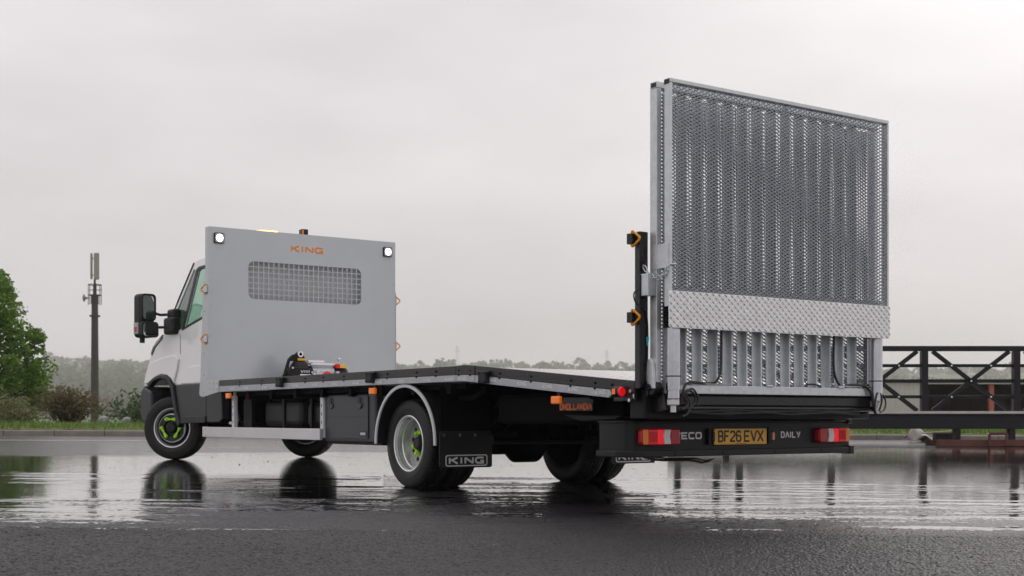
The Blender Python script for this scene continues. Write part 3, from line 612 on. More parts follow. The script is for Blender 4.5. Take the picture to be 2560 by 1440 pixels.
pl_ = MB().box(-.38, .38, -.05, .05, -.012, .012).build('plank', 'timber', bevel=.004); pl_.location = (8.42, 26.2, yard_z(8.42, 26.2) + .21); pl_.rotation_euler = (0, -.06, .12); tag(pl_, 'short pale plank propped above the plastic sheet', 'plank')
bk_ = MB().box(-.2, .2, -.12, .12, 0, .19).build('timber_block', 'shed_brown', bevel=.01); bk_.location = (8.48, 26.2, yard_z(8.48, 26.2)); tag(bk_, 'brown timber block under the pale plank', 'block')
# shed
sx_, sy_ = 18.4, 50.; sz_ = LZ(sx_, sy_) - .1; sh = empty('open_shed', (sx_, sy_, sz_)); tag(sh, 'long open-fronted brown shed with red posts behind the footbridge', 'shed')
zt = 2.02 - sz_
rfp = [(-3.6 + i * .09, zt + (.03 if i % 2 else 0)) for i in range(100)]
MB().prism(rfp + [(p[0], p[1] + .03) for p in reversed(rfp)], 'Y', -.35, 3.5).build('roof_sheet', 'shed_roof', sh)
MB().box(-3.5, 5.3, -.3, -.22, zt - .16, zt - .005).build('fascia', 'shed_roof', sh)
MB().box(-3.5, 5.3, 3.2, 3.3, -.4, zt - .02).build('back_wall', 'shed_brown', sh)
MB().box(5.2, 5.3, -.2, 3.19, -.4, zt - .02).build('side_wall', 'shed_brown', sh); MB().box(-3.55, -3.45, .2, 3.19, -.4, zt - .02).build('side_wall', 'shed_brown', sh)
for x in (-3.38, -.52, 2.35, 5.1): MB().box(x - .09, x + .09, -.2, -.02, -.3, zt - .17).build('post', 'shed_red', sh)
for k in range(11): MB().box(-3.25 + k * .78, -2.52 + k * .78, 3.12, 3.19, -.3, zt - .3).build('board', 'shed_brown', sh)
bnx, bny = 13.95, 49.; cw = empty('pale_cabin', (bnx, bny, LZ(bnx, bny) - .1)); tag(cw, 'pale cream corrugated cabin left of the open shed', 'cabin'); hz_ = 1.93 - cw.location.z
cp = []
for i in range(28): cp.append((-1.25 + i * .085, (.0 if i % 2 else .035)))
MB().prism(cp + [(cp[-1][0], 2.4), (cp[0][0], 2.4)], 'Z', -.3, hz_).build('wall', 'shed_pale', cw)
MB().box(-1.35, 1.15, -.1, 2.5, hz_ + .002, hz_ + .07).build('roof', 'shed_pale', cw, bevel=.01)

# ------------------------------------------------------------------ THE TRUCK  (local: X right, Y forward, Z up)
TR = empty('flatbed_truck', (TRUCK[0], TRUCK[1], 0), TH); tag(TR, 'white cab recovery flatbed truck with black deck and tall folded mesh ramp', 'truck')
HW = 1.174
def part(mb, name, m, parent=None, **k): return mb.build(name, m, parent or TR, **k)
def tz(Y): return .0085 + .0169 * (Y - 2.92)
# wheels
YR, YF = 2.918, 8.672
def tyre_mb():
    h = [(-.083, .226), (-.098, .236), (-.110, .262), (-.1135, .285), (-.1135, .288), (-.1155, .290), (-.1155, .296), (-.1135, .298), (-.112, .325), (-.106, .350), (-.101, .362), (-.0935, .3715), (-.084, .3765), (-.062, .380), (-.060, .369), (-.053, .369), (-.051, .381), (-.022, .3825), (-.020, .370), (-.013, .370), (-.011, .3825)]
    pr = h + [(-a, r) for a, r in reversed(h)] + [(.075, .216), (-.075, .216)]
    n = len(h)
    def wob(j, k, r):
        j2 = j if j < n else 2 * n - 1 - j
        if 10 <= j2 <= 13 and k % 4 == 3: return r - .007
        if j2 in (16, 17) and k % 8 in (3,): return r - .009
        return r
    return MB().lathe(pr, (0, 0, 0), 232, wob, closed=True)
tyre_me = None
def wheel(x, y, out, steer, kind):
    """out = -1: outer face to the left"""
    global tyre_me
    w = empty('wheel', (x, y, tz(y) + .3815), steer, TR)
    if out > 0: w.rotation_euler = (0, 0, steer + math.pi)
    t = part(tyre_mb(), 'tyre', 'rubber', w, smooth=True, ang=28) if tyre_me is None else bpy.data.objects.new('tyre', tyre_me)
    if tyre_me is None: tyre_me = t.data
    else: COL.objects.link(t); t.parent = w
    if kind == 'front':
        part(MB().lathe([(-.088, .222), (-.103, .226), (-.106, .236), (-.101, .241), (-.092, .236), (-.080, .224), (.08, .214), (.08, .21), (-.075, .21)], (0, 0, 0), 64, closed=True), 'rim', 'rim_silver', w, smooth=True)
        part(MB().lathe([(-.074, .209), (-.060, .195), (-.058, .186), (-.085, .172), (-.112, .160), (-.118, .150), (-.116, .100), (-.098, .085), (-.098, .0), (-.06, 0), (-.04, .209)], (0, 0, 0), 64, closed=True), 'wheel_disc', 'black_paint', w, smooth=True, ang=20)
        part(MB().lathe([(-.118, .158), (-.122, .160), (-.117, .167), (-.098, .175), (-.094, .172)], (0, 0, 0), 64, closed=True), 'trim_ring', 'rim_silver', w, smooth=True)
        part(MB().lathe([(-.150, 0), (-.150, .045), (-.143, .058), (-.118, .066), (-.09, .066)], (0, 0, 0), 32), 'hub', 'black_plastic', w, smooth=True, ang=25)
        hx, hr, offs = -.128, .118, (0, 120, 240)
    elif kind == 'rear':
        part(MB().lathe([(-.086, .222), (-.103, .226), (-.107, .236), (-.103, .243), (-.094, .240), (-.088, .232), (-.07, .228), (.09, .226), (.09, .205), (-.005, .206), (-.03, .208), (-.036, .214), (-.07, .215)], (0, 0, 0), 72, closed=True), 'rim', 'rim_silver', w, smooth=True, ang=24)
        dm = MB().plate([circ(0, 0, .204, 48), circ(0, 0, .070, 32)] + [circ(.155 * math.cos(R(k * 36 + 11)), .155 * math.sin(R(k * 36 + 11)), .0225, 14) for k in range(10)], 'X', .036, .048)
        part(dm, 'wheel_disc', 'rim_grey', w)
        part(MB().lathe([(.085, .204), (.085, 0)], (0, 0, 0), 32), 'disc_backing', 'under_black', w)
        part(MB().lathe([(-.030, 0), (-.030, .040), (-.022, .052), (.0, .060), (.034, .078)], (0, 0, 0), 32), 'hub', 'black_plastic', w, smooth=True, ang=25)
        hx, hr, offs = .026, .098, (0, 120, 240)
    else: return w
    for k in offs:
        lk = MB(); a0, a1 = R(k + 61), R(k + 119) if kind == 'front' else R(k + 105)
        p0 = Vector((hr * math.cos(a0), hr * math.sin(a0))); p1 = Vector((hr * math.cos(a1), hr * math.sin(a1))); u = (p1 - p0).normalized(); v = Vector((-u.y, u.x)); m_ = (p0 + p1) / 2
        pts = []
        for c, s in ((p0, -1), (p1, 1)):
            for i in range(9):
                t_ = R(-115 + 230 * i / 8); d = (u * math.cos(t_) * s + v * math.sin(t_) * s); pts.append(c + d * .0225)
            pts.append(m_ + v * .0085 * s)
        part(lk.prism([tuple(p) for p in pts], 'X', hx - .016, hx), 'nut_indicator', 'lime', w, bevel=.004)
        part(MB().cyl((hx - .034, *p0), (hx + .02, *p0), .0155, n=12).cyl((hx - .034, *p1), (hx + .02, *p1), .0155, n=12), 'nut_cap', 'lime', w, bevel=.003)
    return w
wheel(-.972, YR, -1, 0, 'rear'); wheel(.972, YR, 1, 0, 'rear'); wheel(-.70, YR, -1, 0, 'inner'); wheel(.70, YR, 1, 0, 'inner')
wheel(-.885, YF, -1, R(42), 'front'); wheel(.885, YF, 1, R(36), 'front')
# chassis
for s in (-1, 1): part(MB().box(s * .43 - .035, s * .43 + .035, .25, 9.1, .56, .78), 'chassis_rail', 'under_black', bevel=.01)
for y in (.3, 1.2, 2.0, 3.6, 4.6, 5.8, 7.0): part(MB().box(-.395, .395, y, y + .08, .58, .75), 'cross_member', 'under_black')
for y in np.arange(.5, 6.6, .55): part(MB().box(-HW + .03, HW - .03, y, y + .06, .80, .885 if y > 1.8 else .80 + .02), 'deck_bearer', 'under_black') if y > 1.9 else None
part(MB().tube([(-.62, YR, .38), (-.3, YR, .38), (-.2, YR, .38), (.2, YR, .38), (.3, YR, .38), (.62, YR, .38)], [.06, .07, .1, .1, .07, .06], 12), 'rear_axle', 'under_black', smooth=True)
part(MB().lathe([(-.27, .0), (-.23, .06), (-.09, .185), (.12, .185), (.24, .06), (.30, .0)], (.09, YR - .05, .395), 28), 'differential', 'under_black', smooth=True, ang=60)
part(MB().box(-.56, .56, 3.36, 3.42, .40, .80), 'dark_fill_panel', 'under_black'); part(MB().cyl((.05, 3.45, .44), (.05, 6.6, .6), .045), 'prop_shaft', 'under_black', smooth=True)  # dark panel added to close the gap over the axle, keeping the underside black
part(MB().tube([(-.66, 2.5, .40), (.64, 2.5, .39)], .014, 8), 'anti_roll_bar', 'black_steel', smooth=True)
for s in (-1, 1):
    part(MB().box(s * .56 - .035, s * .56 + .035, 2.1, 3.8, .45, .50), 'leaf_spring', 'under_black'); part(MB().cyl((s * .56, 2.6, .42), (s * .5, 2.35, .74), .035), 'damper', 'black_steel', smooth=True)
[part(MB().lathe([(-.1, 0), (-.1, .17), (.1, .2), (.1, 0)], (s * .60, YR, .392), 28), 'brake_drum', 'under_black', smooth=True) for s in (-1, 1)]; [part(MB().cyl((s * .81, YR, .392), (s * .84, YR, .392), .205, n=28), 'wheel_spacer', 'under_black') for s in (-1, 1)]
part(MB().tube([(-.75, YF, .48), (.75, YF, .48)], .06, 10), 'front_axle', 'under_black', smooth=True)
part(MB().box(-.42, .42, 6.9, 9.3, .5, 1.05), 'engine_block', 'under_black', bevel=.04)
part(MB().box(-.95, .95, 7.0, 7.95, .56, .98), 'cab_floor', 'under_black')
part(MB().box(-.66, .66, 8.05, 9.25, .62, 1.04), 'wheel_well_liner', 'under_black', bevel=.05)
# tanks behind the side guard
part(MB().box(-.92, -.5, 5.25, 6.12, .52, .79), 'fuel_tank', 'black_plastic', bevel=.06, seg=3); part(MB().box(-.90, -.5, 4.72, 5.18, .51, .76), 'fluid_tank', 'black_plastic', bevel=.06, seg=3)
part(MB().box(-.93, -.9, 5.0, 5.03, .45, .8), 'tank_strap', 'black_steel'); part(MB().box(-.935, -.925, 5.6, 5.64, .5, .8), 'tank_strap', 'black_steel')
part(MB().tube([(-.8, 4.3, .62), (-.75, 4.7, .70), (-.8, 5.2, .82), (-.78, 6.0, .80), (-.7, 6.6, .84)], .02, 8), 'air_hose', 'cable', smooth=True)
part(MB().tube([(-1.02, 6.64, .86), (-1.03, 6.64, .78), (-1.04, 6.55, .68), (-1.04, 6.52, .58), (-1.03, 6.58, .545), (-1.02, 6.75, .55)], .018, 8), 'drain_hose', 'trim_white', smooth=True)
part(MB().box(-1.03, -.98, 6.22, 6.34, .80, .87), 'red_reflector', 'red_glossy', bevel=.01)
# deck and side raves
part(MB().prism([(6.9, .965), (2.0, .975), (1.83, .988), (1.83, .95), (2.0, .93), (6.9, .925)], 'X', -HW + .032, HW - .032), 'deck', 'deck_plate')
part(MB().prism([(1.829, 1.004), (-.13, .848), (-.13, .80), (1.829, .95)], 'X', -HW + .032, HW - .032), 'beaver_tail', 'deck_plate')
# raised tear-drop pattern of the tail plate
pp = MB(); sl_ = (1.004 - .848) / 1.959
for j in range(44):
    for i in range(52):
        x = -1.10 + i * .0432; y = 1.80 - j * .0435; z = .848 + (y + .13) * sl_; s = 1 if (i + j) % 2 else -1
        pp.add([(x - .016, y - .007 * s, z), (x, y - .004, z + .002), (x + .016, y + .007 * s, z), (x, y + .004, z + .002), (x, y, z + .0045)], [(0, 1, 4), (1, 2, 4), (2, 3, 4), (3, 0, 4)])
stuff(part(pp, 'tread_pattern', 'deck_plate', fix=False))
for s in (-1, 1):
    o0, o1 = (s * HW, s * (HW - .03)); e0, e1 = s * (HW - .001), s * (HW - .031)
    part(MB().prism([(6.692, 1.012), (2.026, 1.018), (2.026, .9465), (6.692, .9505)], 'X', o0, o1), 'side_rave', 'black_paint', bevel=.004)
    part(MB().prism([(2.020, 1.018), (1.90, 1.022), (1.757, 1.013), (1.757, .940), (1.90, .945), (2.020, .9465)], 'X', s * (HW + .003), s * (HW - .028)), 'crest_plate', 'black_paint', bevel=.003)
    part(MB().prism([(1.751, 1.012), (-.13, .853), (-.13, .72), (.09, .72), (.06, .795), (1.751, .9385)], 'X', o0, o1), 'side_rave', 'black_paint', bevel=.004)
    for pts in ([(6.692, .949), (2.026, .945), (2.026, .895), (6.692, .886)], [(2.020, .945), (1.90, .9435), (1.757, .9385), (1.757, .883), (1.90, .893), (2.020, .895)], [(1.751, .937), (.065, .7935), (.13, .744), (1.751, .881)]):
        st = part(MB().prism(pts, 'X', s * (HW + .002), s * (HW - .02)), 'edge_strip', 'silver_strip', bevel=.003)
    bo = MB(); lg = MB()
    for y in (6.15, 5.62, 4.65, 4.28, 3.88, 3.1, 2.62, 2.32, 1.98, 1.82, 1.42, 1.02, .55, .28, .1):
        z = .949 if y > 1.9 else .9385 - (1.751 - y) * .0852
        for dz in (.033, -.004): bo.cyl((s * (HW - .002), y, z + dz), (s * (HW + .008), y, z + dz), .0085, n=8)
    stuff(part(bo, 'bolt_heads', 'steel_bolt' if s > 0 else 'black_steel'))
    if s < 0:
        for y in (6.35, 6.0, 5.55, 4.85, 4.45, 4.05, 3.65, 3.25, 2.86, 2.45, 2.12, 1.93, 1.52, 1.13, .82, .52, .22):
            z = .905 if y > 1.9 else .9095 - (1.751 - y) * .0852 - .009
            text(lg, 'KING', (-HW - .002, y + .055, z), (0, -1, 0), (-1, 0, 0), .11, .023, .0055, gap=.22, depth=.0015)
        part(lg, 'stamped_lettering', 'letter_white')
    for y, z in ((5.16, .955), (3.36, .957), (1.60, .915)):
        rbm = part(MB().prism(rrect(y - .052, y + .052, z - .045, z + .05, .014), 'X', s * HW, s * (HW + .045)), 'rubber_buffer', 'rubber', bevel=.008)
        bb_ = MB()
        for dy in (-.034, .034):
            for dz in (-.03, .035): bb_.cyl((s * (HW + .044), y + dy, z + dz), (s * (HW + .05), y + dy, z + dz), .009, n=8)
        stuff(part(bb_, 'bolt_heads', 'black_steel', rbm))
    part(MB().box(s * .9 - .03, s * .9 + .03, .0, 6.6, .70 if False else .80, .85) if False else MB().box(s * 1.08 - .02, s * 1.08 + .02, 2.0, 6.6, .84, .884), 'outer_bearer', 'under_black')
    # indicator lamps along the side
    for y, z in ((6.45, .842), (3.36, .842), (.72, .735)):
        l_ = part(MB().box(s * (HW - .02), s * (HW + .012), y - .052, y + .052, z - .028, z + .028), 'side_marker_lamp', 'lens_amber', bevel=.01, seg=3)
        part(MB().box(s * (HW - .05), s * (HW - .021), y - .02, y + .02, z - .0, z + .06), 'lamp_bracket', 'black_steel', l_)
# headboard
HY = 6.966
win = rrect(-.712, .712, 1.932, 2.352, .065, 6)
part(MB().plate([[(-HW, .90), (HW, .90), (HW, 2.70), (-HW, 2.70)], win], 'Y', HY, HY + .012), 'headboard', 'silver_paint')
hb = [c for c in TR.children if c.name == 'headboard'][0]
def sub(mb, name, m, **k): return part(mb, name, m, hb, **k)
gr = MB(); cx_ = 1.424 / 23; cz_ = .42 / 7
for i in range(1, 23): gr.box(-.712 + i * cx_ - .0045, -.712 + i * cx_ + .0045, HY + .001, HY + .009, 1.934, 2.350)
for j in range(1, 7): gr.box(-.711, .711, HY + .0025, HY + .0075, 1.932 + j * cz_ - .0045, 1.932 + j * cz_ + .0045)
sub(gr, 'window_grid', 'silver_paint')
for s in (-1, 1):
    sub(MB().box(s * HW, s * (HW - .006), HY + .013, HY + .107, 2.11, 2.70), 'side_flange', 'silver_paint')
    wing = [(HY - .006, 2.10), (7.105, 2.118), (7.19, 1.05), (7.222, .88), (7.21, .855), (7.16, .84), (7.10, .838), (6.692, .886), (6.692, 1.014), (HY - .006, 1.016)]
    w_ = sub(MB().prism(wing, 'X', s * (HW + .001), s * (HW + .009)), 'side_wing', 'silver_paint', bevel=.002)
    bo = MB()
    for y, z in ((7.06, 2.03), (7.075, 1.78), (7.09, 1.32), (7.10, 1.08), (6.99, 2.0), (6.99, 1.5), (6.99, 1.04), (6.93, .985), (6.83, .98), (6.73, .978), (6.93, .925), (6.83, .923), (6.73, .922), (7.09, .885)): bo.cyl((s * (HW + .008), y, z), (s * (HW + .014), y, z), .009, n=8)
    stuff(sub(bo, 'bolt_heads', 'steel_bolt'))
sub(MB().box(-HW + .007, HW - .007, HY + .013, HY + .107, 2.69, 2.699), 'top_flange', 'silver_paint')
bo = MB()
for s in (-1, 1):
    for dx in (-.03, 0, .03)[::2]: bo.cyl((s * 1.062 + dx, HY, 2.48), (s * 1.062 + dx, HY - .004, 2.48), .006, n=8)
    for z in (2.66, 2.2, 1.85, 1.5, 1.1): bo.cyl((s * (HW - .02), HY, z), (s * (HW - .02), HY - .004, z), .006, n=8)
stuff(sub(bo, 'bolt_heads', 'steel_bolt'))
lt = MB(); text(lt, 'KING', (-.19, HY + .0005, 2.497), (1, 0, 0), (0, -1, 0), .40, .062, .019, gap=.22, depth=.002); sub(lt, 'orange_lettering', 'logo_orange')
for s in (-1, 1):   # work lamps
    h_ = part(MB().prism(rrect(s * 1.062 - .058, s * 1.062 + .058, 2.52, 2.636, .016), 'Y', HY - .022, HY - .0005), 'work_lamp', 'black_plastic', bevel=.003)
    part(MB().prism(rrect(s * 1.062 - .05, s * 1.062 + .05, 2.528, 2.628, .014), 'Y', HY - .026, HY - .0225), 'lens', 'lens_clear', h_); part(MB().prism(circ(s * 1.062, 2.578, .043, 24), 'Y', HY - .0275, HY - .0262), 'led_field', 'led_white', h_)
    dm = MB()
    for k in range(9):
        q_ = (0, 0) if k == 8 else (.030 * math.cos(k * .785), .030 * math.sin(k * .785)); dm.cyl((s * 1.062 + q_[0], HY - .0276, 2.578 + q_[1]), (s * 1.062 + q_[0], HY - .030, 2.578 + q_[1]), .009, n=8)
    stuff(part(dm, 'led_dots', 'led_dot', h_))
def lash_ring(c, out, axis, scale=1., bm='galvanised'):
    """rounded triangular ring pointing along out (unit vector), on a small bracket"""
    c = Vector(c); o = Vector(out); z = Vector((0, 0, 1)); pts = []
    tri = [(.055, 0), (-.022, .062), (-.022, -.062)]
    for i in range(3):
        p = Vector(tri[i]); a = (Vector(tri[i - 1]) - p).normalized(); b = (Vector(tri[(i + 1) % 3]) - p).normalized()
        for t_ in (0, .5, 1): m_ = a.lerp(b, t_); pts.append(p + m_ * .016 * (1 if t_ != .5 else .75))
    r_ = part(MB().tube([c + (o * p.x + z * p.y) * scale for p in pts], .0085, 8, closed=True), 'lashing_ring', 'hook_orange', smooth=True)
    b0 = c - o * .05; ax = Vector(axis) * .018; b1 = c - o * .004
    vs = [b0 + ax + z * .035, b1 + ax + z * .035, b1 + ax - z * .035, b0 + ax - z * .035]; vs += [v - ax * 2 for v in vs]
    part(MB().add(vs, [(0, 1, 2, 3), (7, 6, 5, 4), (0, 4, 5, 1), (1, 5, 6, 2), (2, 6, 7, 3), (3, 7, 4, 0)]), 'ring_bracket', bm, r_, bevel=.003)
for z in (2.016, 1.471):
    lash_ring((-HW - .028, 7.03, z), Vector((-.45, .89, 0)).normalized(), (.89, .45, 0)); lash_ring((HW + .085, 7.08, z), (1, 0, 0), (0, 1, 0))
# camera and amber light bar over the headboard
cm = part(MB().box(-.045, .03, HY + .01, HY + .10, 2.70, 2.765), 'reversing_camera', 'black_plastic', bevel=.006); part(MB().box(-.046, -.03, HY - .0, HY + .0095, 2.70, 2.755), 'camera_shroud', 'logo_orange', cm); part(MB().cyl((.0, HY + .012, 2.735), (.0, HY - .004, 2.735), .018), 'camera_lens', 'black_paint', cm)
lb = part(MB().prism([(-.66, 2.66), (-.52, 2.733), (-.35, 2.748), (.25, 2.748), (.52, 2.733), (.66, 2.66)], 'Y', 7.35, 7.60), 'beacon_bar', 'lens_clear', bevel=.012)
part(MB().prism([(-.56, 2.69), (-.50, 2.752), (-.34, 2.766), (-.18, 2.766), (-.18, 2.69)], 'Y', 7.33, 7.62), 'amber_beacon', 'amber_lit', lb, bevel=.008); part(MB().box(-.4, .4, 7.38, 7.58, 2.58, 2.659), 'beacon_foot', 'black_plastic', lb)
# ------------------------------------------------------------------ cab
def hwid(z): return 1.0 if z < 1.6 else 1.0 - .155 * (z - 1.6)
cabp = empty('cab', (0, 0, 0), 0, TR)
def cpart(mb, name, m, **k): return part(mb, name, m, cabp, **k)
belt = [(8.74, 1.60), (8.25, 1.595), (8.0, 1.643), (7.54, 1.72), (7.10, 1.75)]
archp = [(9.20, 1.02), (9.02, 1.092), (8.82, 1.121), (8.62, 1.106), (8.49, 1.064), (8.40, 1.0)]
nose = [(8.74, 1.62), (9.02, 1.515), (9.13, 1.44), (9.235, 1.338), (9.32, 1.22), (9.385, 1.10), (9.43, 1.005)]
for s in (-1, 1):
    lower = [(7.10, 1.0)] + belt[::-1] + nose + archp
    cpart(MB().plate([lower], 'X', s * 1.0, s * .985), 'side_panel', 'white_paint')
    up_ = [(7.10, 1.75), (7.54, 1.72), (8.0, 1.643), (8.25, 1.595), (8.74, 1.60), (8.13, 2.425), (8.02, 2.45), (7.10, 2.47)]
    h1 = [(7.22, 1.815), (7.58, 1.775), (7.95, 1.705), (8.13, 1.668), (7.955, 2.315), (7.92, 2.335), (7.22, 2.35)]
    h2 = [(8.205, 1.655), (8.30, 1.64), (8.62, 1.64), (8.635, 1.655), (8.115, 2.355), (8.04, 2.33)]
    def lean(mb):
        mb.v = [(x * hwid(z), y, z) for x, y, z in mb.v]; return mb
    cpart(lean(MB().plate([up_, h1, h2], 'X', s * 1.0, s * .975)), 'window_frame', 'white_paint')
    cpart(lean(MB().prism(h1, 'X', s * .992, s * .988)), 'side_window', 'glass'); cpart(lean(MB().prism(h2, 'X', s * .992, s * .988)), 'quarter_window', 'glass_dark')
    cpart(lean(MB().plate([[(7.16, 1.785), (7.58, 1.745), (7.97, 1.675), (8.20, 1.632), (8.025, 2.345), (7.96, 2.368), (7.16, 2.385)], h1], 'X', s * 1.006, s * .998)), 'window_seal', 'black_plastic')
    # raised wing panel with the crease above the wheel
    wp = [(9.405, 1.03), (9.33, 1.16), (9.26, 1.235), (9.06, 1.30), (8.78, 1.335), (8.45, 1.352), (8.33, 1.342), (8.26, 1.30), (8.30, 1.19), (8.40, 1.04)] + [(y, z + .012) for y, z in archp[::-1]]
    cpart(MB().prism(wp, 'X', s * .996, s * 1.022), 'wing_panel', 'white_paint', bevel=.018, seg=4, smooth=True, ang=60)
    cpart(MB().prism([(8.22, 1.005), (7.98, 1.185), (7.90, 1.205), (7.10, 1.215), (7.10, 1.005)], 'X', s * .996, s * 1.012), 'door_lower_panel', 'white_paint', bevel=.010, seg=3)
    cpart(MB().box(s * .998, s * 1.0025, 8.235, 8.243, 1.36, 1.59), 'door_gap', 'under_black'); cpart(MB().box(s * .9985, s * 1.006, 7.30, 7.46, 1.44, 1.50), 'door_handle', 'black_plastic', bevel=.006)
    # black lower cladding and arch moulding
    cpart(MB().prism([(8.36, .998), (7.10, .998), (7.0, .96), (6.98, .60), (7.05, .56), (8.18, .555), (8.27, .64), (8.30, .80)], 'X', s * .93, s * 1.018), 'sill_panel', 'grey_plastic', bevel=.012)
    cpart(MB().prism([(8.16, .62), (7.42, .63), (7.42, .552), (8.16, .54)], 'X', s * 1.0, s * 1.035), 'step_edge', 'black_plastic', bevel=.01)
    cpart(MB().box(s * 1.0185, s * 1.02, 7.42, 7.428, .63, .997), 'panel_gap', 'under_black')
    ap = [(9.22, 1.00), (9.02, 1.085), (8.82, 1.112), (8.62, 1.096), (8.49, 1.055), (8.395, .97), (8.335, .83), (8.265, .66), (8.16, .53)]
    a_in = [(y + (.0 if i < 2 else .03), z - .055) for i, (y, z) in enumerate(ap)]
    cpart(MB().prism([(9.25, 1.03)] + [(y - .012, z + .018) for y, z in ap[1:]] + [(8.22, .49)] + [(8.335, .66), (8.395, .83), (8.45, .955), (8.53, 1.03), (8.64, 1.068), (8.82, 1.084), (9.0, 1.057), (9.18, .985)], 'X', s * .97, s * 1.045), 'arch_moulding', 'black_plastic', bevel=.012, seg=3)
    # front bumper corner
    bp_ = [(9.42, 1.0), (9.50, .95), (9.535, .84), (9.53, .66), (9.48, .56), (9.16, .56), (9.13, .75), (9.15, .93)]
    cpart(MB().prism(bp_, 'X', s * .86, s * 1.02), 'bumper_corner', 'grey_plastic', bevel=.03, seg=3)
    hl = [(8.80, 1.565), (9.03, 1.475), (9.16, 1.37), (9.20, 1.40), (9.13, 1.475), (9.02, 1.54), (8.80, 1.618)]
    cpart(MB().prism(hl, 'X', s * .95, s * 1.006), 'headlamp', 'black_paint', bevel=.005); cpart(MB().prism([(8.86, 1.56), (9.04, 1.49), (9.08, 1.475), (9.05, 1.515), (8.88, 1.585)], 'X', s * 1.0065, s * 1.009), 'lamp_lens', 'lens_clear')
def loft(prof, n=14, bul=None, crown=None, th=0):
    mb = MB(); m_ = len(prof); vs = []
    for i in range(n + 1):
        u = -1 + 2 * i / n; k = 1 - abs(u) ** 2.6
        for (y, z) in prof: vs.append((u * hwid(z) * .999, y + (bul(y, z) * k if bul else 0), z + (crown(y, z) * (1 - u * u) if crown else 0)))
    return mb.add(vs, [(i * m_ + j, i * m_ + j + 1, (i + 1) * m_ + j + 1, (i + 1) * m_ + j) for i in range(n) for j in range(m_ - 1)])
bul = lambda y, z: .04 + .24 * min(1, max(0, (2.43 - z) / .8)); crn = lambda y, z: .075 if z > 2.3 else (.02 if z > 1.5 else 0)
cpart(loft([(7.10, 2.47), (7.6, 2.462), (8.02, 2.45), (8.13, 2.425)], bul=lambda y, z: .05 if y > 8 else 0, crown=lambda y, z: .085), 'roof', 'white_paint', smooth=True, ang=60)
cpart(loft([(8.13, 2.425), (8.42, 2.04), (8.74, 1.605)], bul=bul, crown=lambda y, z: .085 * max(0, (z - 1.6) / .83)), 'windscreen', 'glass', smooth=True, ang=60)
cpart(loft([(8.74, 1.62)] + nose[1:], bul=lambda y, z: .28, crown=lambda y, z: .03), 'bonnet', 'white_paint', smooth=True, ang=60)
for s in (-1, 1): cpart(MB().tube([(s * .868, 8.135, 2.425), (s * .93, 8.44, 2.03), (s * .985, 8.735, 1.62)], .016, 8), 'windscreen_pillar', 'black_plastic', smooth=True)
cpart(loft([(9.43, 1.0), (9.50, .95), (9.535, .84), (9.53, .66), (9.48, .56)], bul=lambda y, z: .24), 'front_bumper', 'grey_plastic', smooth=True)
cpart(MB().box(-.5, .5, 9.6, 9.72, 1.05, 1.3), 'grille', 'black_plastic', bevel=.02)
cpart(MB().prism([(-.99, .98), (.99, .98), (.985, 1.75), (.865, 2.468), (-.865, 2.468), (-.985, 1.75)], 'Y', 7.10, 7.118), 'rear_wall', 'cab_rear_paint')
for x in (-.5, .1, .52):
    cpart(MB().box(x - .24, x + .24, 7.32, 7.44, 1.35, 1.98), 'seat_back', 'interior', bevel=.05); cpart(MB().box(x - .24, x + .24, 7.45, 7.9, 1.2, 1.38), 'seat_base', 'interior', bevel=.05); cpart(MB().box(x - .13, x + .13, 7.33, 7.42, 2.0, 2.16), 'headrest', 'interior', bevel=.04)
cpart(MB().prism([(8.2, 1.2), (8.9, 1.2), (8.85, 1.58), (8.5, 1.66), (8.25, 1.62)], 'X', -.96, .96), 'dashboard', 'interior', bevel=.03)
cpart(MB().tube([(.5 + .21 * math.cos(k * math.pi / 12), 8.1 + .08 * math.sin(k * math.pi / 12), 1.62 + .19 * math.sin(k * math.pi / 12)) for k in range(24)], .016, 8, closed=True), 'steering_wheel', 'interior', smooth=True)
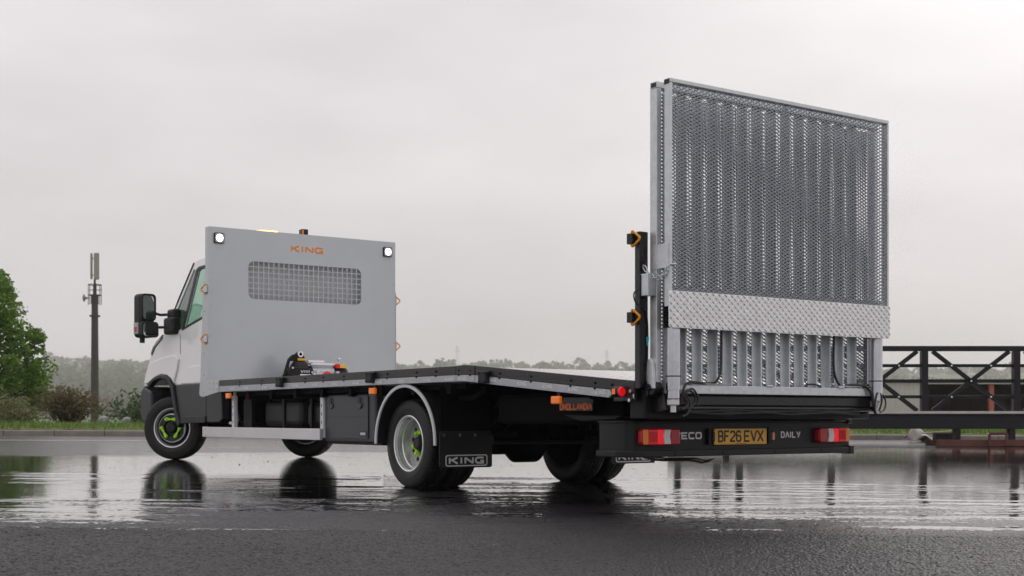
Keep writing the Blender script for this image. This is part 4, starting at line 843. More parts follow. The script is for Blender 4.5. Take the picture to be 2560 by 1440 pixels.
# door mirrors
def mirror(s):
    mi = empty('door_mirror', (s * 1.255, 8.62, 0), 0, cabp); mi.rotation_euler = (0, 0, s * R(-12))
    part(MB().prism(rrect(-.098, .098, 1.56, 2.085, .05, 5), 'Y', -.01, .17), 'mirror_housing', 'black_plastic', mi, bevel=.045, seg=4, smooth=True, ang=60)
    part(MB().plate([rrect(-.099, .099, 1.76, 2.083, .05, 5), rrect(-.078, .078, 1.785, 2.06, .04, 5)], 'Y', -.03, .0), 'glass_surround', 'black_plastic', mi, bevel=.006)
    part(MB().prism(rrect(-.079, .079, 1.786, 2.059, .04, 5), 'Y', -.018, -.012), 'main_mirror', 'mirror_glass', mi)
    part(MB().prism(rrect(-.102, .125, 1.565, 1.752, .04, 5), 'Y', -.045, .05), 'wide_angle_housing', 'black_plastic', mi, bevel=.012, seg=3)
    part(MB().prism(rrect(-.088, .110, 1.58, 1.738, .035, 5), 'Y', -.049, -.046), 'wide_angle_mirror', 'mirror_glass', mi)
    part(MB().cyl((s * .03, .07, 1.58), (s * .03, .07, 1.50), .03), 'pivot', 'black_plastic', mi, smooth=True)
    l_ = part(MB().box(-.108 if s < 0 else .08, -.08 if s < 0 else .108, .04, .14, 1.60, 1.74), 'repeater_lamp', 'lens_clear', mi, bevel=.012); part(MB().box(-.1095 if s < 0 else .1, -.1 if s < 0 else .1095, .06, .12, 1.625, 1.69), 'repeater_insert', 'red_glossy', mi, bevel=.006)
    b_ = MB().box(s * .965, s * 1.075, 8.30, 8.60, 1.60, 1.80); part(b_, 'mirror_base', 'black_plastic', cabp, bevel=.03, seg=3)
    part(MB().box(s * .945, s * 1.05, 8.33, 8.55, 1.78, 1.90), 'mirror_base', 'black_plastic', cabp, bevel=.03, seg=3)
    part(MB().tube([(s * 1.04, 8.56, 1.84), (s * 1.10, 8.62, 1.838), (s * 1.14, 8.66, 1.855), (s * 1.19, 8.68, 1.91), (s * 1.23, 8.70, 1.95)], .017, 8), 'mirror_arm', 'black_plastic', cabp, smooth=True)
    part(MB().tube([(s * 1.04, 8.56, 1.69), (s * 1.24, 8.68, 1.685)], .017, 8), 'mirror_arm', 'black_plastic', cabp, smooth=True)
mirror(-1); mirror(1)

# ------------------------------------------------------------------ winch on the deck
wn = empty('winch', (0, 0, 0), 0, TR); wpart = lambda mb, name, m, **k: part(mb, name, m, wn, **k)
Yw = 6.60
wpart(MB().prism([(-.56, .98), (-.50, 1.03), (-.455, 1.09), (-.43, 1.17), (-.40, 1.26), (-.36, 1.30), (-.315, 1.315), (-.295, 1.335), (-.265, 1.342), (-.235, 1.325), (-.215, 1.285), (-.195, 1.235), (-.385, 1.235), (-.40, 1.19), (-.41, 1.12), (-.44, 1.04), (-.48, .98)], 'Y', Yw - .02, Yw + .03), 'bracket', 'black_steel', bevel=.006)
wpart(MB().lathe([(-.012, .018), (-.012, .034), (.012, .034), (.012, .018)], (-.272, Yw - .028, 1.312), 20, axis='Y', closed=True), 'eye_ring', 'chrome', smooth=True)
wpart(MB().box(-.30, -.205, Yw - .024, Yw - .0205, 1.243, 1.268), 'bracket_label', 'label_yellow')
wpart(MB().prism([(-.43, .98), (-.44, 1.14), (-.42, 1.165), (-.24, 1.165), (-.17, 1.15), (-.165, .98)], 'Y', Yw - .14, Yw + .04), 'motor_housing', 'black_steel', bevel=.02, seg=3)
wpart(MB().lathe([(-.12, .0), (-.12, .09), (-.10, .115), (.02, .115), (.02, .0)], (-.24, Yw - .02, 1.12), 28), 'gearbox', 'black_steel', smooth=True)
lt = MB(); text(lt, 'VIIII', (-.325, Yw - .1405, 1.105), (1, 0, 0), (0, -1, 0), .11, .026, .007, gap=.2, depth=.002, slant=.2); wpart(lt, 'housing_lettering', 'letter_white')
wpart(MB().box(-.33, -.20, Yw - .144, Yw - .1405, 1.052, 1.088), 'housing_label', 'label_white')
wpart(MB().cyl((-.17, Yw - .03, 1.11), (.14, Yw - .03, 1.11), .075, n=24), 'rope_drum', 'black_steel', smooth=True)
rp = MB()
for i in range(14): rp.lathe([(-.009, .076), (0, .084), (.009, .076)], (-.14 + i * .019, Yw - .03, 1.11), 20)
wpart(rp, 'wire_rope', 'galvanised', smooth=True)
for z, y, m_ in ((1.225, Yw - .02, 'aluminium'), (1.20, Yw - .09, 'aluminium'), (1.085, Yw - .15, 'aluminium')): wpart(MB().cyl((-.18, y, z), (.13 if z < 1.21 else .02, y, z), .017 if z < 1.21 else .026, n=14), 'tie_bar', m_, smooth=True)
for x in (-.125, .115): wpart(MB().cyl((x, Yw - .17, .98), (x, Yw - .17, 1.125), .022, n=14), 'fairlead_roller', 'aluminium', smooth=True)
wpart(MB().tube([(-.03 + .045 * math.cos(R(a)), Yw - .20, 1.055 + .05 * math.sin(R(a))) for a in range(-40, 221, 20)], [.02] * 14, 8), 'hook', 'red_plastic', smooth=True)
wpart(MB().lathe([(-.02, .0), (-.02, .105), (.12, .105), (.16, .075), (.17, 0)], (.13, Yw - .03, 1.09), 28), 'motor', 'black_steel', smooth=True)
wpart(MB().box(.115, .16, Yw - .145, Yw - .05, 1.165, 1.21), 'warning_label', 'red_plastic'); wpart(MB().box(.163, .24, Yw - .14, Yw - .06, 1.165, 1.205), 'motor_label', 'label_yellow', bevel=.004)
wpart(MB().cyl((.225, Yw, 1.19), (.225, Yw, 1.265), .008).cyl((.205, Yw, 1.265), (.25, Yw, 1.275), .014), 'free_spool_lever', 'galvanised', smooth=True)
bo = MB()
for x, z in ((-.42, 1.155), (-.42, .99), (-.185, 1.215), (-.185, 1.11), (-.185, 1.06), (.25, 1.04)): bo.cyl((x, Yw - .141, z), (x, Yw - .15, z), .012, n=8)
stuff(wpart(bo, 'bolt_heads', 'steel_bolt'))

# ------------------------------------------------------------------ side guard, tool box, mudguards
def side_kit(s):
    q = lambda x: s * x
    g = part(MB().box(q(1.165), q(1.13), 4.375, 7.06, .40, .508), 'side_guard', 'aluminium', bevel=.004); part(MB().box(q(1.167), q(1.128), 7.061, 7.175, .398, .51), 'end_cap', 'aluminium', g, bevel=.008)
    b_ = MB()
    for z in (.42, .49): b_.cyl((q(1.166), 7.085, z), (q(1.17), 7.085, z), .005, n=6)
    stuff(part(b_, 'bolt_heads', 'black_steel', g))
    for y in (6.44, 4.41):
        p_ = part(MB().box(q(1.125), q(1.085), y - .03, y + .03, .42, .884), 'guard_post', 'trim_white', bevel=.003); sl2 = MB()
        for z in (.55, .63, .71, .79): sl2.box(q(1.1255), q(1.124), y - .006, y + .006, z, z + .03)
        stuff(part(sl2, 'slots', 'under_black', p_))
    part(MB().box(q(1.02), q(.98), 6.2, 6.4, .45, .80), 'guard_bracket', 'black_steel')
    if s < 0:
        tb = part(MB().box(q(1.09), q(.55), 3.45, 4.42, .385, .825), 'tool_box', 'box_slate', bevel=.025, seg=3)
        part(MB().prism(rrect(3.57, 4.40, .42, .81, .02), 'X', q(1.0905), q(1.102)), 'box_door', 'box_slate', tb, bevel=.004)
        part(MB().box(q(1.1022), q(1.1035), 3.58, 4.39, .614, .618), 'door_crease', 'black_plastic', tb)
        for y in (4.255, 3.71):
            part(MB().prism(rrect(y - .045, y + .045, .70, .80, .044, 6), 'X', q(1.1022), q(1.104)), 'latch_recess', 'ink_black', tb)
            part(MB().prism([(y - .046, .725), (y - .03, .70), (y, .688), (y + .03, .70), (y + .046, .725), (y + .03, .735), (y - .03, .735)], 'X', q(1.1042), q(1.114)), 'latch_handle', 'box_slate', tb, bevel=.003)
            part(MB().box(q(1.1045), q(1.108), y - .008, y + .008, .735, .785), 'latch_bolt', 'black_plastic', tb)
        part(MB().box(q(1.1022), q(1.105), 3.585, 3.725, .445, .487), 'badge', 'ink_black', tb); lt = MB(); text(lt, 'DAKEN', (q(1.105), 3.70, .455), (0, -1, 0), (-1, 0, 0), .09, .022, .006, depth=.001); part(lt, 'badge_lettering', 'letter_white', tb)
        part(MB().box(q(1.05), q(.6), 3.40, 4.36, .365, .384), 'box_tray', 'black_steel')
    # arch over the twin wheels
    cy, cz, r = 2.845, .40, .49
    ou = arc(cy, cz, r, r - .005, -2, 182, 28); inn = arc(cy, cz, r - .014, r - .019, -2, 182, 28)
    f_ = part(MB().prism(ou + inn[::-1], 'X', q(1.15), q(.58)), 'mudguard', 'black_plastic', smooth=True, ang=40)
    part(MB().prism(arc(cy, cz, r + .006, r + .001, -2, 182, 28) + arc(cy, cz, r - .02, r - .025, -2, 182, 28)[::-1], 'X', q(1.151), q(1.165)), 'mudguard_trim', 'trim_white', f_, smooth=True, ang=40)
    part(MB().box(q(1.12), q(.60), 2.29, 2.295, .46, .86) if False else MB().box(q(1.13), q(.60), 2.325, 2.333, .47, .86), 'splash_panel', 'under_black')
    mf = part(MB().prism(rrect(min(q(1.155), q(.64)), max(q(1.155), q(.64)), .20, .50, .02), 'Y', 2.295, 2.305), 'mud_flap', 'rubber', bevel=.002)
    b_ = MB()
    for x in (1.12, .97, .82, .67): b_.cyl((q(x), 2.2945, .468), (q(x), 2.28, .468), .014, n=10)
    stuff(part(b_, 'bolt_heads', 'chrome', mf))
    x0, x1 = (-1.10, -.69) if s < 0 else (.69, 1.10)
    part(MB().plate([rrect(x0, x1, .213, .307, .018, 2), rrect(x0 + .009, x1 - .009, .222, .298, .014, 2)], 'Y', 2.2915, 2.2945), 'logo_frame', 'letter_silver', mf)
    lt = MB(); text(lt, 'KING', (x0 + .035, 2.2945, .236), (1, 0, 0), (0, -1, 0), x1 - x0 - .07, .048, .0155, gap=.22, depth=.002); part(lt, 'logo_lettering', 'letter_silver', mf)
    part(MB().tube([(q(.93), 2.70, .775), (q(.93), 2.15, .772), (q(.93), 2.08, .79), (q(.93), 1.98, .84)], .026, 10), 'exhaust_pipe', 'black_steel', smooth=True)
    part(MB().cyl((q(1.0), 2.70, .775), (q(1.0), 2.725, .775), .022).cyl((q(1.0), 3.42, .79), (q(1.0), 3.44, .79), .018), 'teal_cap', 'teal', smooth=True)
    part(MB().box(q(.86), q(.5), .35, 1.9, .56, .79), 'side_tank', 'under_black', bevel=.03)
side_kit(-1); side_kit(1)
# tail lift power pack with lettering
pk = part(MB().prism([(.96, .72), (.96, .66), (.58, .655), (.57, .735), (.62, .755), (.92, .76)], 'X', -.955, -.6), 'power_pack', 'grey_plastic', bevel=.004)
part(MB().box(-.9575, -.956, .575, .965, .662, .716), 'sign_plate', 'ink_black', pk)
lt = MB(); text(lt, 'DHOLLANDIA', (-.9575, .955, .668), (0, -1, 0), (-1, 0, 0), .37, .042, .013, gap=.22, depth=.001); part(lt, 'sign_lettering', 'sign_orange', pk)
part(MB().prism([(.95, .63), (.3, .62), (.35, .60), (.75, .585)], 'X', -.93, -.5), 'pack_guard', 'black_steel', bevel=.004)
part(MB().prism([(-.42, .40), (-.465, .43)][:0] + [(1.02, .645), (1.045, .70), (.98, .70), (.99, .645)], 'X', -.60, -.59), 'tag_plate', 'label_yellow') if False else None
# ------------------------------------------------------------------ rear bumper
bpoly = [(1.075, 0), (-.99, 0), (-1.06, .012), (-1.105, .05), (-1.12, .11), (-1.12, .30), (-1.09, .30), (-1.09, .12), (-1.045, .05), (-.99, .04), (1.075, .04)]
bu = part(MB().prism(bpoly, 'Z', .388, .574), 'rear_bumper', 'black_plastic', smooth=True, ang=30)
lipo = [(1.08, -.012), (-.99, -.012), (-1.065, .0), (-1.115, .042), (-1.132, .105), (-1.132, .31), (-1.085, .31), (-1.085, .12), (-1.04, .055), (-.99, .045), (1.08, .045)]
part(MB().prism(lipo, 'Z', .5745, .588), 'bumper_lip', 'black_plastic', bu, bevel=.004)
low = [(1.085, -.03), (-.99, -.03), (-1.07, -.018), (-1.125, .03), (-1.145, .1), (-1.145, .31), (-1.085, .31), (-1.085, .12), (-1.04, .055), (-.99, .045), (1.085, .045)]
part(MB().prism(low, 'Z', .342, .3875), 'bumper_step', 'black_plastic', bu, bevel=.008)
part(MB().prism(rrect(1.05, 1.115, -.04, .12, .02), 'Z', .335, .40), 'bumper_end_cap', 'black_plastic', bu, bevel=.006); part(MB().prism(rrect(1.05, 1.11, -.025, .12, .02), 'Z', .565, .60), 'bumper_end_cap', 'black_plastic', bu, bevel=.006)
part(MB().box(1.0755, 1.09, .0, .12, .40, .565), 'bumper_end', 'black_plastic', bu)
for x in (-.72, -.27, .25, .75): part(MB().box(x - .006, x + .006, -.0325, -.03, .35, .378), 'step_rib', 'black_steel', bu)
part(MB().box(-.95, .95, .06, .22, .42, .57), 'underrun_beam', 'under_black')
for s in (-1, 1):
    la, lb_ = 1.035, .698; z0, z1 = .424, .535
    tl = part(MB().prism(rrect(min(s * la, s * lb_), max(s * la, s * lb_), z0, z1, .026), 'Y', -.05, -.0005), 'tail_lamp', 'red_glossy', bevel=.006)
    xs = [la - .004, .985, .907, .845, .785, lb_ + .004]
    for k, m_ in enumerate(('amber_dim', 'lens_red', 'red_lit', 'lens_white', 'red_deep')):
        a, b = s * xs[k], s * (xs[k + 1] + .002); a, b = min(a, b), max(a, b)
        if m_ == 'lens_white':
            c = s * .010; pg = [(a, z0 + .006), (b, z0 + .006), (b + c, (z0 + z1) / 2), (b, z1 - .006), (a, z1 - .006), (a + c, (z0 + z1) / 2)]
        else: pg = rrect(a, b, z0 + .005, z1 - .005, .008, 3)
        part(MB().prism(pg, 'Y', -.060 if m_ != 'lens_white' else -.064, -.0505), {'amber_dim': 'indicator_lens', 'red_lit': 'brake_lens', 'lens_white': 'reverse_lens', 'lens_red': 'tail_lens', 'red_deep': 'fog_lens'}[m_], m_, tl, bevel=.004)
    rb_ = MB()
    for i in range(9): x = s * (.912 + i * .0085); rb_.box(x - .0012, x + .0012, -.0622, -.0602, z0 + .02, z1 - .02)
    stuff(part(rb_, 'lens_ribs', 'red_deep', tl))
pt = part(MB().prism(rrect(-.345, .175, .4205, .5315, .01), 'Y', -.022, -.012), 'number_plate', 'plate_yellow', bevel=.001)
lt = MB()
for s_, x, w_ in (('BF26', -.307, .222), ('EVX', -.052, .190)): text(lt, s_, (x, -.0222, .4395), (1, 0, 0), (0, -1, 0), w_, .077, .0135, gap=.24, depth=.001)
part(lt, 'plate_characters', 'ink_black', pt); part(MB().box(-.14, -.03, -.0235, -.0221, .4255, .4295), 'plate_small_print', 'ink_black', pt)
part(MB().box(-.305, -.16, -.0235, -.0221, .4275, .4285).box(-.01, .135, -.0235, -.0221, .4275, .4285), 'plate_line', 'ink_black', pt)
for x in (-.375, .215): part(MB().box(x - .035, x + .035, -.010, -.0005, .43, .525), 'plate_bracket', 'black_steel'); part(MB().prism([(x - .03, .425), (x - .01, .418), (x - .01, .54), (x - .03, .53)], 'Y', -.03, -.0105), 'plate_bracket_ear', 'black_steel')
part(MB().box(.224, .244, -.036, -.0105, .448, .505), 'plate_lamp', 'lens_clear', bevel=.004); part(MB().box(.228, .240, -.0385, -.0365, .455, .497), 'plate_bulb', 'lens_amber'); part(MB().box(-.373, -.35, -.036, -.0225, .44, .51), 'plate_lamp', 'black_plastic', bevel=.004)
lt = MB(); text(lt, 'IVECO', (-.735, -.0005, .464), (1, 0, 0), (0, -1, 0), .285, .042, .0105, gap=.22, depth=.003); part(lt, 'maker_lettering', 'letter_white', bu)
lt = MB(); text(lt, 'DAILY', (.345, -.0005, .464), (1, 0, 0), (0, -1, 0), .20, .042, .009, gap=.3, depth=.003); part(lt, 'model_lettering', 'letter_silver', bu)
ws_ = [(-.9 + i * .1, -.0 + .04 * math.sin(i), .338 - .025 * math.sin(i * .9) ** 2 - (.02 if 2 < i < 7 else 0)) for i in range(7)]
part(MB().tube([(x, y + .08, z) for x, y, z in ws_], .009, 6), 'wiring_loom', 'cable', smooth=True); part(MB().tube([(x + .05, y + .1, z + .012) for x, y, z in ws_], .006, 6), 'wiring_loom', 'cable', smooth=True)
# ------------------------------------------------------------------ tail ramp
def expanded(name, x0, x1, z0, z1, y, parent, LW=.052, SW=.0246, w=.0027, dep=.0042, flip=1):
    """expanded metal: every strand a tilted bar of its own, open diamonds between"""
    nx = int((x1 - x0) / (LW / 2)); nz = int((z1 - z0) / (SW / 2)); i, k = np.meshgrid(np.arange(nx), np.arange(nz)); up_ = ((i + k) % 2 == 0)
    xa = x0 + i * LW / 2; za = z0 + k * SW / 2 + np.where(up_, 0, SW / 2); zb = z0 + k * SW / 2 + np.where(up_, SW / 2, 0)
    keep = (za < z1) & (zb < z1); xa, za, zb = xa[keep], za[keep], zb[keep]; xb = xa + LW / 2; n = len(xa)
    sec = np.array([(-dep, -w - .0016 * flip), (-dep, w - .0016 * flip), (dep, w + .0016 * flip), (dep, -w + .0016 * flip)])
    V = np.empty((n, 8, 3))
    for q, (dy, dz) in enumerate(sec):
        V[:, q] = np.stack([xa, np.full(n, y + dy), za + dz], -1); V[:, q + 4] = np.stack([xb, np.full(n, y + dy), zb + dz], -1)
    base = np.arange(n)[:, None, None] * 8; F4 = np.array([(0, 1, 5, 4), (1, 2, 6, 5), (2, 3, 7, 6), (3, 0, 4, 7)])
    me = bpy.data.meshes.new(name); me.from_pydata(V.reshape(-1, 3).tolist(), [], (base + F4).reshape(-1, 4).tolist()); me.materials.append(MATS['mesh_steel'])
    o = bpy.data.objects.new(name, me); COL.objects.link(o); o.parent = parent; return stuff(o)
rm = empty('ramp', (0, 0, 0), 0, TR); rp_ = lambda mb, name, m, **k: part(mb, name, m, rm, **k)
# lower leaf
ZT = 2.81
for s in (-1, 1): rp_(MB().box(s * 1.10, s * 1.058, -.268, -.20, .80, ZT - .045), 'leaf_side_tube', 'galvanised', bevel=.004)
rp_(MB().box(-1.10, 1.10, -.268, -.20, ZT - .044, ZT), 'leaf_top_tube', 'galvanised', bevel=.004)
for k in range(14): x = -.851 - .1415 + .1415 * k; rp_(MB().prism([(x - .032, -.213), (x - .032, -.219), (x + .020, -.219), (x + .020, -.252), (x + .032, -.252), (x + .032, -.213)], 'Z', .80, ZT - .046) if 0 < k else MB().box(x - .01, x + .01, -.252, -.213, .80, ZT - .046), 'slat', 'galvanised')
expanded('expanded_mesh', -1.056, 1.05, .83, ZT - .05, -.204, rm, flip=-1)
# folded upper leaf
U0, U1, UY0, UY1 = -1.10, 1.07, -.395, -.34
for x0, x1 in ((U0, U0 + .024), (U1 - .018, U1)): rp_(MB().box(x0, x1, UY0, UY1, 1.33, ZT - .032), 'flap_side_tube', 'galvanised', bevel=.004)
rp_(MB().box(U0, U1, UY0, UY1, ZT - .031, ZT - .003), 'flap_top_tube', 'galvanised', bevel=.004); rp_(MB().box(U0 + .025, U1 - .019, UY0 + .02, UY1, 1.43, 1.47), 'flap_cross_tube', 'galvanised', bevel=.004)
for k in range(1): x = .0; rp_(MB().box(x - .012, x + .012, -.380, -.345, 1.471, ZT - .04), 'flap_slat', 'galvanised', bevel=.003)
expanded('flap_mesh', U0 + .025, U1 - .019, 1.425, ZT - .034, UY0 + .003, rm)
for x, h in ((U0 + .005, .0), (U0 + .005, 0)): pass
for xx, yy in ((-1.1005, -.262), (-1.1005, -.389)): rp_(MB().box(xx - .001, xx, yy, yy + .05, ZT - .037 - (.0 if yy > -.3 else .003), ZT - .008), 'tube_end_shade', 'ink_black')  # solid dark patches standing in for the shade inside the open tube ends
# chequer plate tip
ch = rp_(MB().prism(rrect(-1.115, 1.065, 1.192, 1.432, .012), 'Y', UY0 - .010, UY0 - .004), 'chequer_plate', 'tread_plate')
lg = MB()
for j in range(10):
    for i in range(76):
        x = -1.100 + i * .0288; z = 1.204 + j * .0240; s = 1 if (i + j) % 2 else -1; a = R(42) * s; u = Vector((math.cos(a), math.sin(a))) * .0158; v = Vector((-u.y, u.x)) * .27; yb = UY0 - .0101
        c = Vector((x, z)); e0, e1, m0, m1 = c - u, c + u, c + v, c - v
        lg.add([(e0.x, yb, e0.y), (m1.x, yb, m1.y), (e1.x, yb, e1.y), (m0.x, yb, m0.y), (c.x - u.x * .5, yb - .006, c.y - u.y * .5), (c.x + u.x * .5, yb - .006, c.y + u.y * .5)], [(0, 1, 4), (1, 5, 4), (1, 2, 5), (2, 3, 5), (3, 4, 5), (3, 0, 4)])
stuff(part(lg, 'chequer_lugs', 'tread_plate', ch, fix=False))
rp_(MB().prism([(-1.10, 1.43), (-1.055, 1.43), (-1.075, 1.26), (-1.088, 1.26)], 'Y', UY0 + .02, UY0 + .024), 'gusset', 'galvanised'); rp_(MB().box(-1.104, -1.10, -.385, -.215, 1.58, 1.74), 'fold_plate', 'galvanised', bevel=.002)
rp_(MB().box(-1.172, -1.101, -.262, -.19, 1.405, 1.55), 'stop_block', 'galvanised', bevel=.004)
rp_(MB().prism([(-.27, .80), (-.20, .80), (-.19, .86), (-.20, .98), (-.225, 1.0), (-.25, .97)], 'X', -1.125, -1.101), 'hinge_plate', 'galvanised', bevel=.004)
# foot beam and lift gear
rp_(MB().box(-1.04, 1.03, -.30, -.272, .768, .826), 'foot_beam', 'galvanised', bevel=.004); rp_(MB().box(-1.06, 1.06, -.27, -.19, .772, .80), 'hinge_tube', 'black_steel')
rp_(MB().box(-.945, -.875, -.3022, -.3005, .782, .818) if False else MB().box(-.66, -.615, -.302, -.3005, .785, .812), 'info_label', 'label_white')
for x in (-.12, .62): rp_(MB().cyl((x, -.305, .829), (x + .06, -.305, .829), .008, n=8), 'hinge_pin', 'galvanised', smooth=True)
rp_(MB().box(-1.0, 1.05, -.275, -.21, .690, .758), 'torsion_beam', 'black_paint', bevel=.008); rp_(MB().cyl((-1.0, -.255, .672), (1.05, -.255, .672), .018), 'torsion_tube', 'black_paint', smooth=True)
rp_(MB().box(-1.12, 1.12, -.17, -.02, .60, .79), 'tail_beam', 'black_steel', bevel=.01); rp_(MB().box(-.9, .9, -.12, .05, .588, .599), 'tail_plate', 'under_black')
for s in (-1, 1):
    rp_(MB().lathe([(-.03, .0), (-.03, .05), (-.02, .062), (.02, .062), (.03, .05), (.03, 0)], (s * 1.085, -.215, .81), 24), 'hinge_boss', 'black_paint', smooth=True); rp_(MB().cyl((s * 1.118, -.215, .81), (s * 1.135, -.215, .81), .024, n=6), 'hinge_nut', 'black_steel')
    rp_(MB().prism([(-.30, .66), (-.13, .63), (-.13, .80), (-.20, .85), (-.27, .80)], 'X', s * 1.03, s * 1.05), 'hinge_cheek', 'black_paint', bevel=.004)
    x, y = s * 1.008, -.325
    rp_(MB().cyl((x, y, .79), (x, y, 1.195), .048, n=32), 'ram_tube', 'ram_steel', smooth=True); rp_(MB().cyl((x, y, .735), (x, y, .789), .043, n=28), 'ram_collar', 'ram_steel', smooth=True)
    gt = MB().lathe([(z_, r_) for k in range(11) for z_, r_ in ((1.196 + k * .016, .050), (1.204 + k * .016, .059))], (x, y + .02, 0), 24, axis='Z'); rp_(gt, 'ram_gaiter', 'rubber', smooth=True, ang=20)
    rp_(MB().box(x - .03, x + .03, y - .03, y + .03, .69, .733), 'ram_clevis', 'aluminium', bevel=.006); rp_(MB().cyl((x, y, .645), (x, y, .689), .02, n=12), 'ram_pin', 'aluminium', smooth=True)
    rp_(MB().lathe([(-.004, .049), (-.004, .0525), (.004, .0525), (.004, .049)], (x, y, .88), 24, axis='Z', closed=True), 'cable_tie', 'cable', smooth=True)
    # hoses
    rp_(MB().tube([(x + .05, y + .03, 1.18), (x + .062, y + .03, 1.0), (x + .06, y + .02, .86), (x + .065, y + .01, .76)], .008, 6), 'hydraulic_hose', 'cable', smooth=True)
def hose(pts, r=.009):
    out_ = []; P = [Vector(p) for p in pts]
    for i in range(len(P) - 1):
        p0, p1, p2, p3 = P[max(i - 1, 0)], P[i], P[i + 1], P[min(i + 2, len(P) - 1)]
        for k in range(6):
            t = k / 6; out_.append(.5 * ((2 * p1) + (p2 - p0) * t + (2 * p0 - 5 * p1 + 4 * p2 - p3) * t * t + (3 * p1 - p0 - 3 * p2 + p3) * t ** 3))
    out_.append(P[-1]); return rp_(MB().tube(out_, r, 7), 'hydraulic_hose', 'cable', smooth=True)
hose([(-.94, -.33, .70), (-.92, -.33, .80), (-.86, -.32, .842), (-.70, -.30, .838), (-.60, -.30, .85), (-.545, -.29, .93), (-.53, -.28, 1.05), (-.53, -.28, 1.22)])
hose([(-.95, -.35, .66), (-.90, -.35, .70), (-.93, -.34, .76), (-.88, -.34, .79), (-.82, -.33, .755), (-.82, -.33, .71), (-.86, -.33, .68)]); hose([(-.96, -.36, .62), (-.90, -.35, .64), (-.87, -.34, .70), (-.9, -.33, .77), (-.84, -.33, .80), (-.79, -.33, .74), (-.80, -.33, .69)], .007)
hose([(.985, -.34, .64), (.96, -.34, .70), (.955, -.33, .78), (.90, -.31, .84), (.76, -.30, .85), (.66, -.29, .84), (.60, -.28, .95), (.60, -.28, 1.22)])
hose([(1.0, -.37, .65), (1.06, -.36, .67), (1.10, -.34, .72), (1.09, -.33, .77), (1.05, -.33, .775), (1.02, -.33, .74)], .007); hose([(.97, -.36, .63), (.95, -.36, .68), (.97, -.36, .77), (1.0, -.36, .80), (1.02, -.37, .74), (.99, -.37, .66)], .008)
hose([(.28, -.30, .845), (.36, -.31, .846), (.44, -.30, .83)], .006)
for k, (zz, r_) in enumerate(((.648, .007), (.640, .006), (.655, .005))):
    hose([(-.85 + i * .19, -.29 - .006 * k, zz + .006 * math.sin(i * 1.7 + k * 2)) for i in range(10)], r_)
rp_(MB().tube([(.95, -.305, .838), (.62, -.305, .838)], .004, 6).tube([(-.86, -.305, .835), (-.45, -.305, .835)], .004, 6), 'hose_guide', 'galvanised', smooth=True)
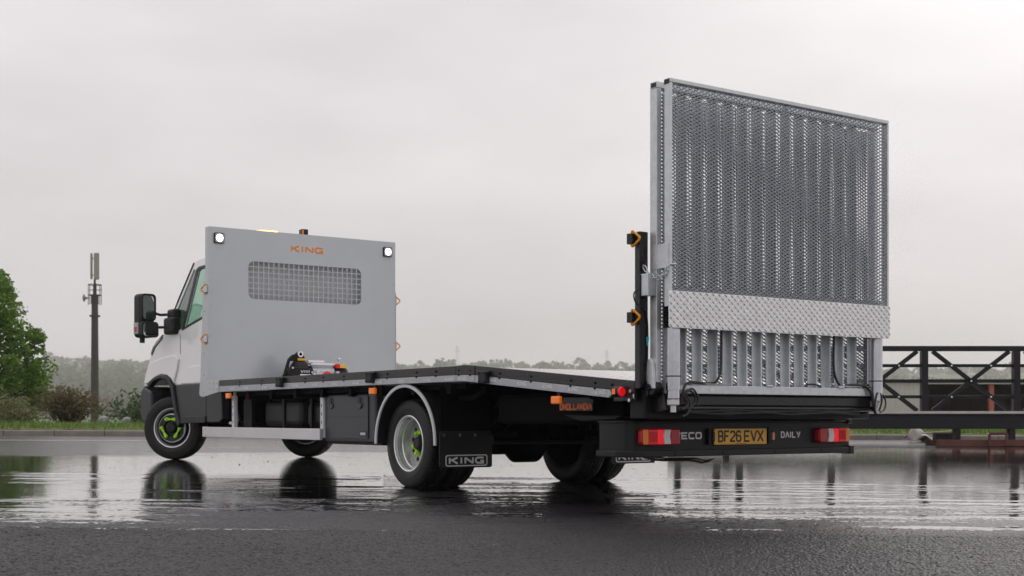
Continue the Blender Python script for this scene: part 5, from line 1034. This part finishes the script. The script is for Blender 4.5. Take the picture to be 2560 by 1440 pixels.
# posts with lashing rings, chain and strobe
for s in (-1, 1):
    ps = part(MB().box(s * (HW - .001), s * 1.10, -.182, -.132, .80, 1.832), 'ramp_post', 'black_paint', bevel=.004)
    if s < 0:
        for z in (1.784, 1.268): lash_ring((-HW - .022, -.155, z), Vector((.2, -.97, 0)).normalized(), (.97, .2, 0), .95, 'black_paint')
        sb_ = part(MB().box(-HW - .006, -1.125, -.196, -.1825, 1.395, 1.545), 'strobe_lamp', 'black_plastic', bevel=.004)
        part(MB().box(-HW + .004, -1.14, -.2, -.1965, 1.41, 1.53), 'strobe_lens', 'lens_clear', sb_, bevel=.002)
        hose([(-HW - .006, -.17, 1.45), (-HW - .03, -.16, 1.42), (-HW - .02, -.17, 1.36), (-1.13, -.19, 1.31), (-1.11, -.19, 1.2), (-1.112, -.19, 1.0), (-1.12, -.2, .9), (-1.125, -.2, .75)], .005)
        part(MB().cyl((-1.112, -.19, 1.14), (-1.112, -.19, 1.08), .011, .005, n=8), 'blue_connector', 'teal', smooth=True)
        part(MB().box(-HW - .004, -1.13, -.19, -.1825, 1.575, 1.64), 'chain_plate', 'black_steel', bevel=.004)
        P0, P1 = Vector((-1.155, -.20, 1.605)), Vector((-1.10, -.395, 1.60)); nl = 8
        for i in range(nl):
            def cpt(t): p = P0.lerp(P1, t); return Vector((p.x, p.y, p.z - .085 * 4 * t * (1 - t)))
            c = cpt((i + .5) / nl); d = (cpt((i + 1) / nl) - cpt(i / nl)); L_ = d.length * .62; d.normalize(); sd_ = d.cross(Vector((0, 0, 1)) if i % 2 else Vector((1, 0, 0))).normalized()
            pts = [c + d * L_ * math.cos(R(a)) + sd_ * .011 * (1.15 if abs(math.sin(R(a))) > .5 else .9) * math.sin(R(a)) for a in range(0, 360, 30)]
            part(MB().tube(pts, .0038, 6, closed=True), 'chain_link', 'galvanised', smooth=True)
        part(MB().tube([(-1.1, -.40, 1.60), (-1.06, -.41, 1.602)], .007, 8), 'chain_pin', 'galvanised', smooth=True)
# round tail markers at the rear corners
for s in (-1, 1):
    mk = part(MB().cyl((s * 1.215, -.045, .782), (s * 1.215, .02, .782), .036, n=24), 'end_outline_lamp', 'rubber', bevel=.006)
    part(MB().cyl((s * 1.215, -.0455, .782), (s * 1.215, -.056, .782), .032, .028, n=24), 'red_lens', 'red_lit', mk, smooth=True, ang=30); part(MB().box(s * 1.215 - .012, s * 1.215 + .012, -.02, .012, .782 - .02, .782 + .02) if False else MB().box(min(s * 1.2505, s * 1.254), max(s * 1.2505, s * 1.254), -.025, .005, .765, .80), 'amber_side_lens', 'lens_amber', mk)
    part(MB().prism([(.02, .78), (-.06, .745), (-.115, .715), (-.13, .735), (-.10, .775), (-.03, .80)], 'X', s * 1.178, s * 1.186), 'lamp_arm', 'rubber', bevel=.004)
    bo = MB()
    for y, z in ((-.105, .785), (-.095, .725)): bo.cyl((s * 1.175, y, z), (s * 1.192, y, z), .012, n=8)
    stuff(part(bo, 'bolt_heads', 'steel_bolt'))
    part(MB().box(s * 1.1745, s * 1.177, -.128, -.118, .735, .765), 'reflector_label', 'label_white')
part(MB().prism([(-.012, 0), (.012, 0), (.019, .03), (-.019, .03)], 'Y', 1.90, 1.904), 'tag_plate', 'label_yellow').location = (-.52, 0, .575)

# ------------------------------------------------------------------ damp air
hz = MB().box(-2900, 2900, -70, 3150, -30, 112).build('haze', 'rock'); hz.data.materials.clear(); hz['kind'] = 'stuff'
hm = bpy.data.materials.new('haze'); hm.use_nodes = True; t = hm.node_tree; t.nodes.clear(); o_ = t.nodes.new('ShaderNodeOutputMaterial'); v_ = t.nodes.new('ShaderNodeVolumePrincipled')
v_.inputs['Color'].default_value = (.97, .94, .95, 1); v_.inputs['Density'].default_value = .00038; v_.inputs['Anisotropy'].default_value = .2; t.links.new(v_.outputs[0], o_.inputs['Volume']); hz.data.materials.append(hm)
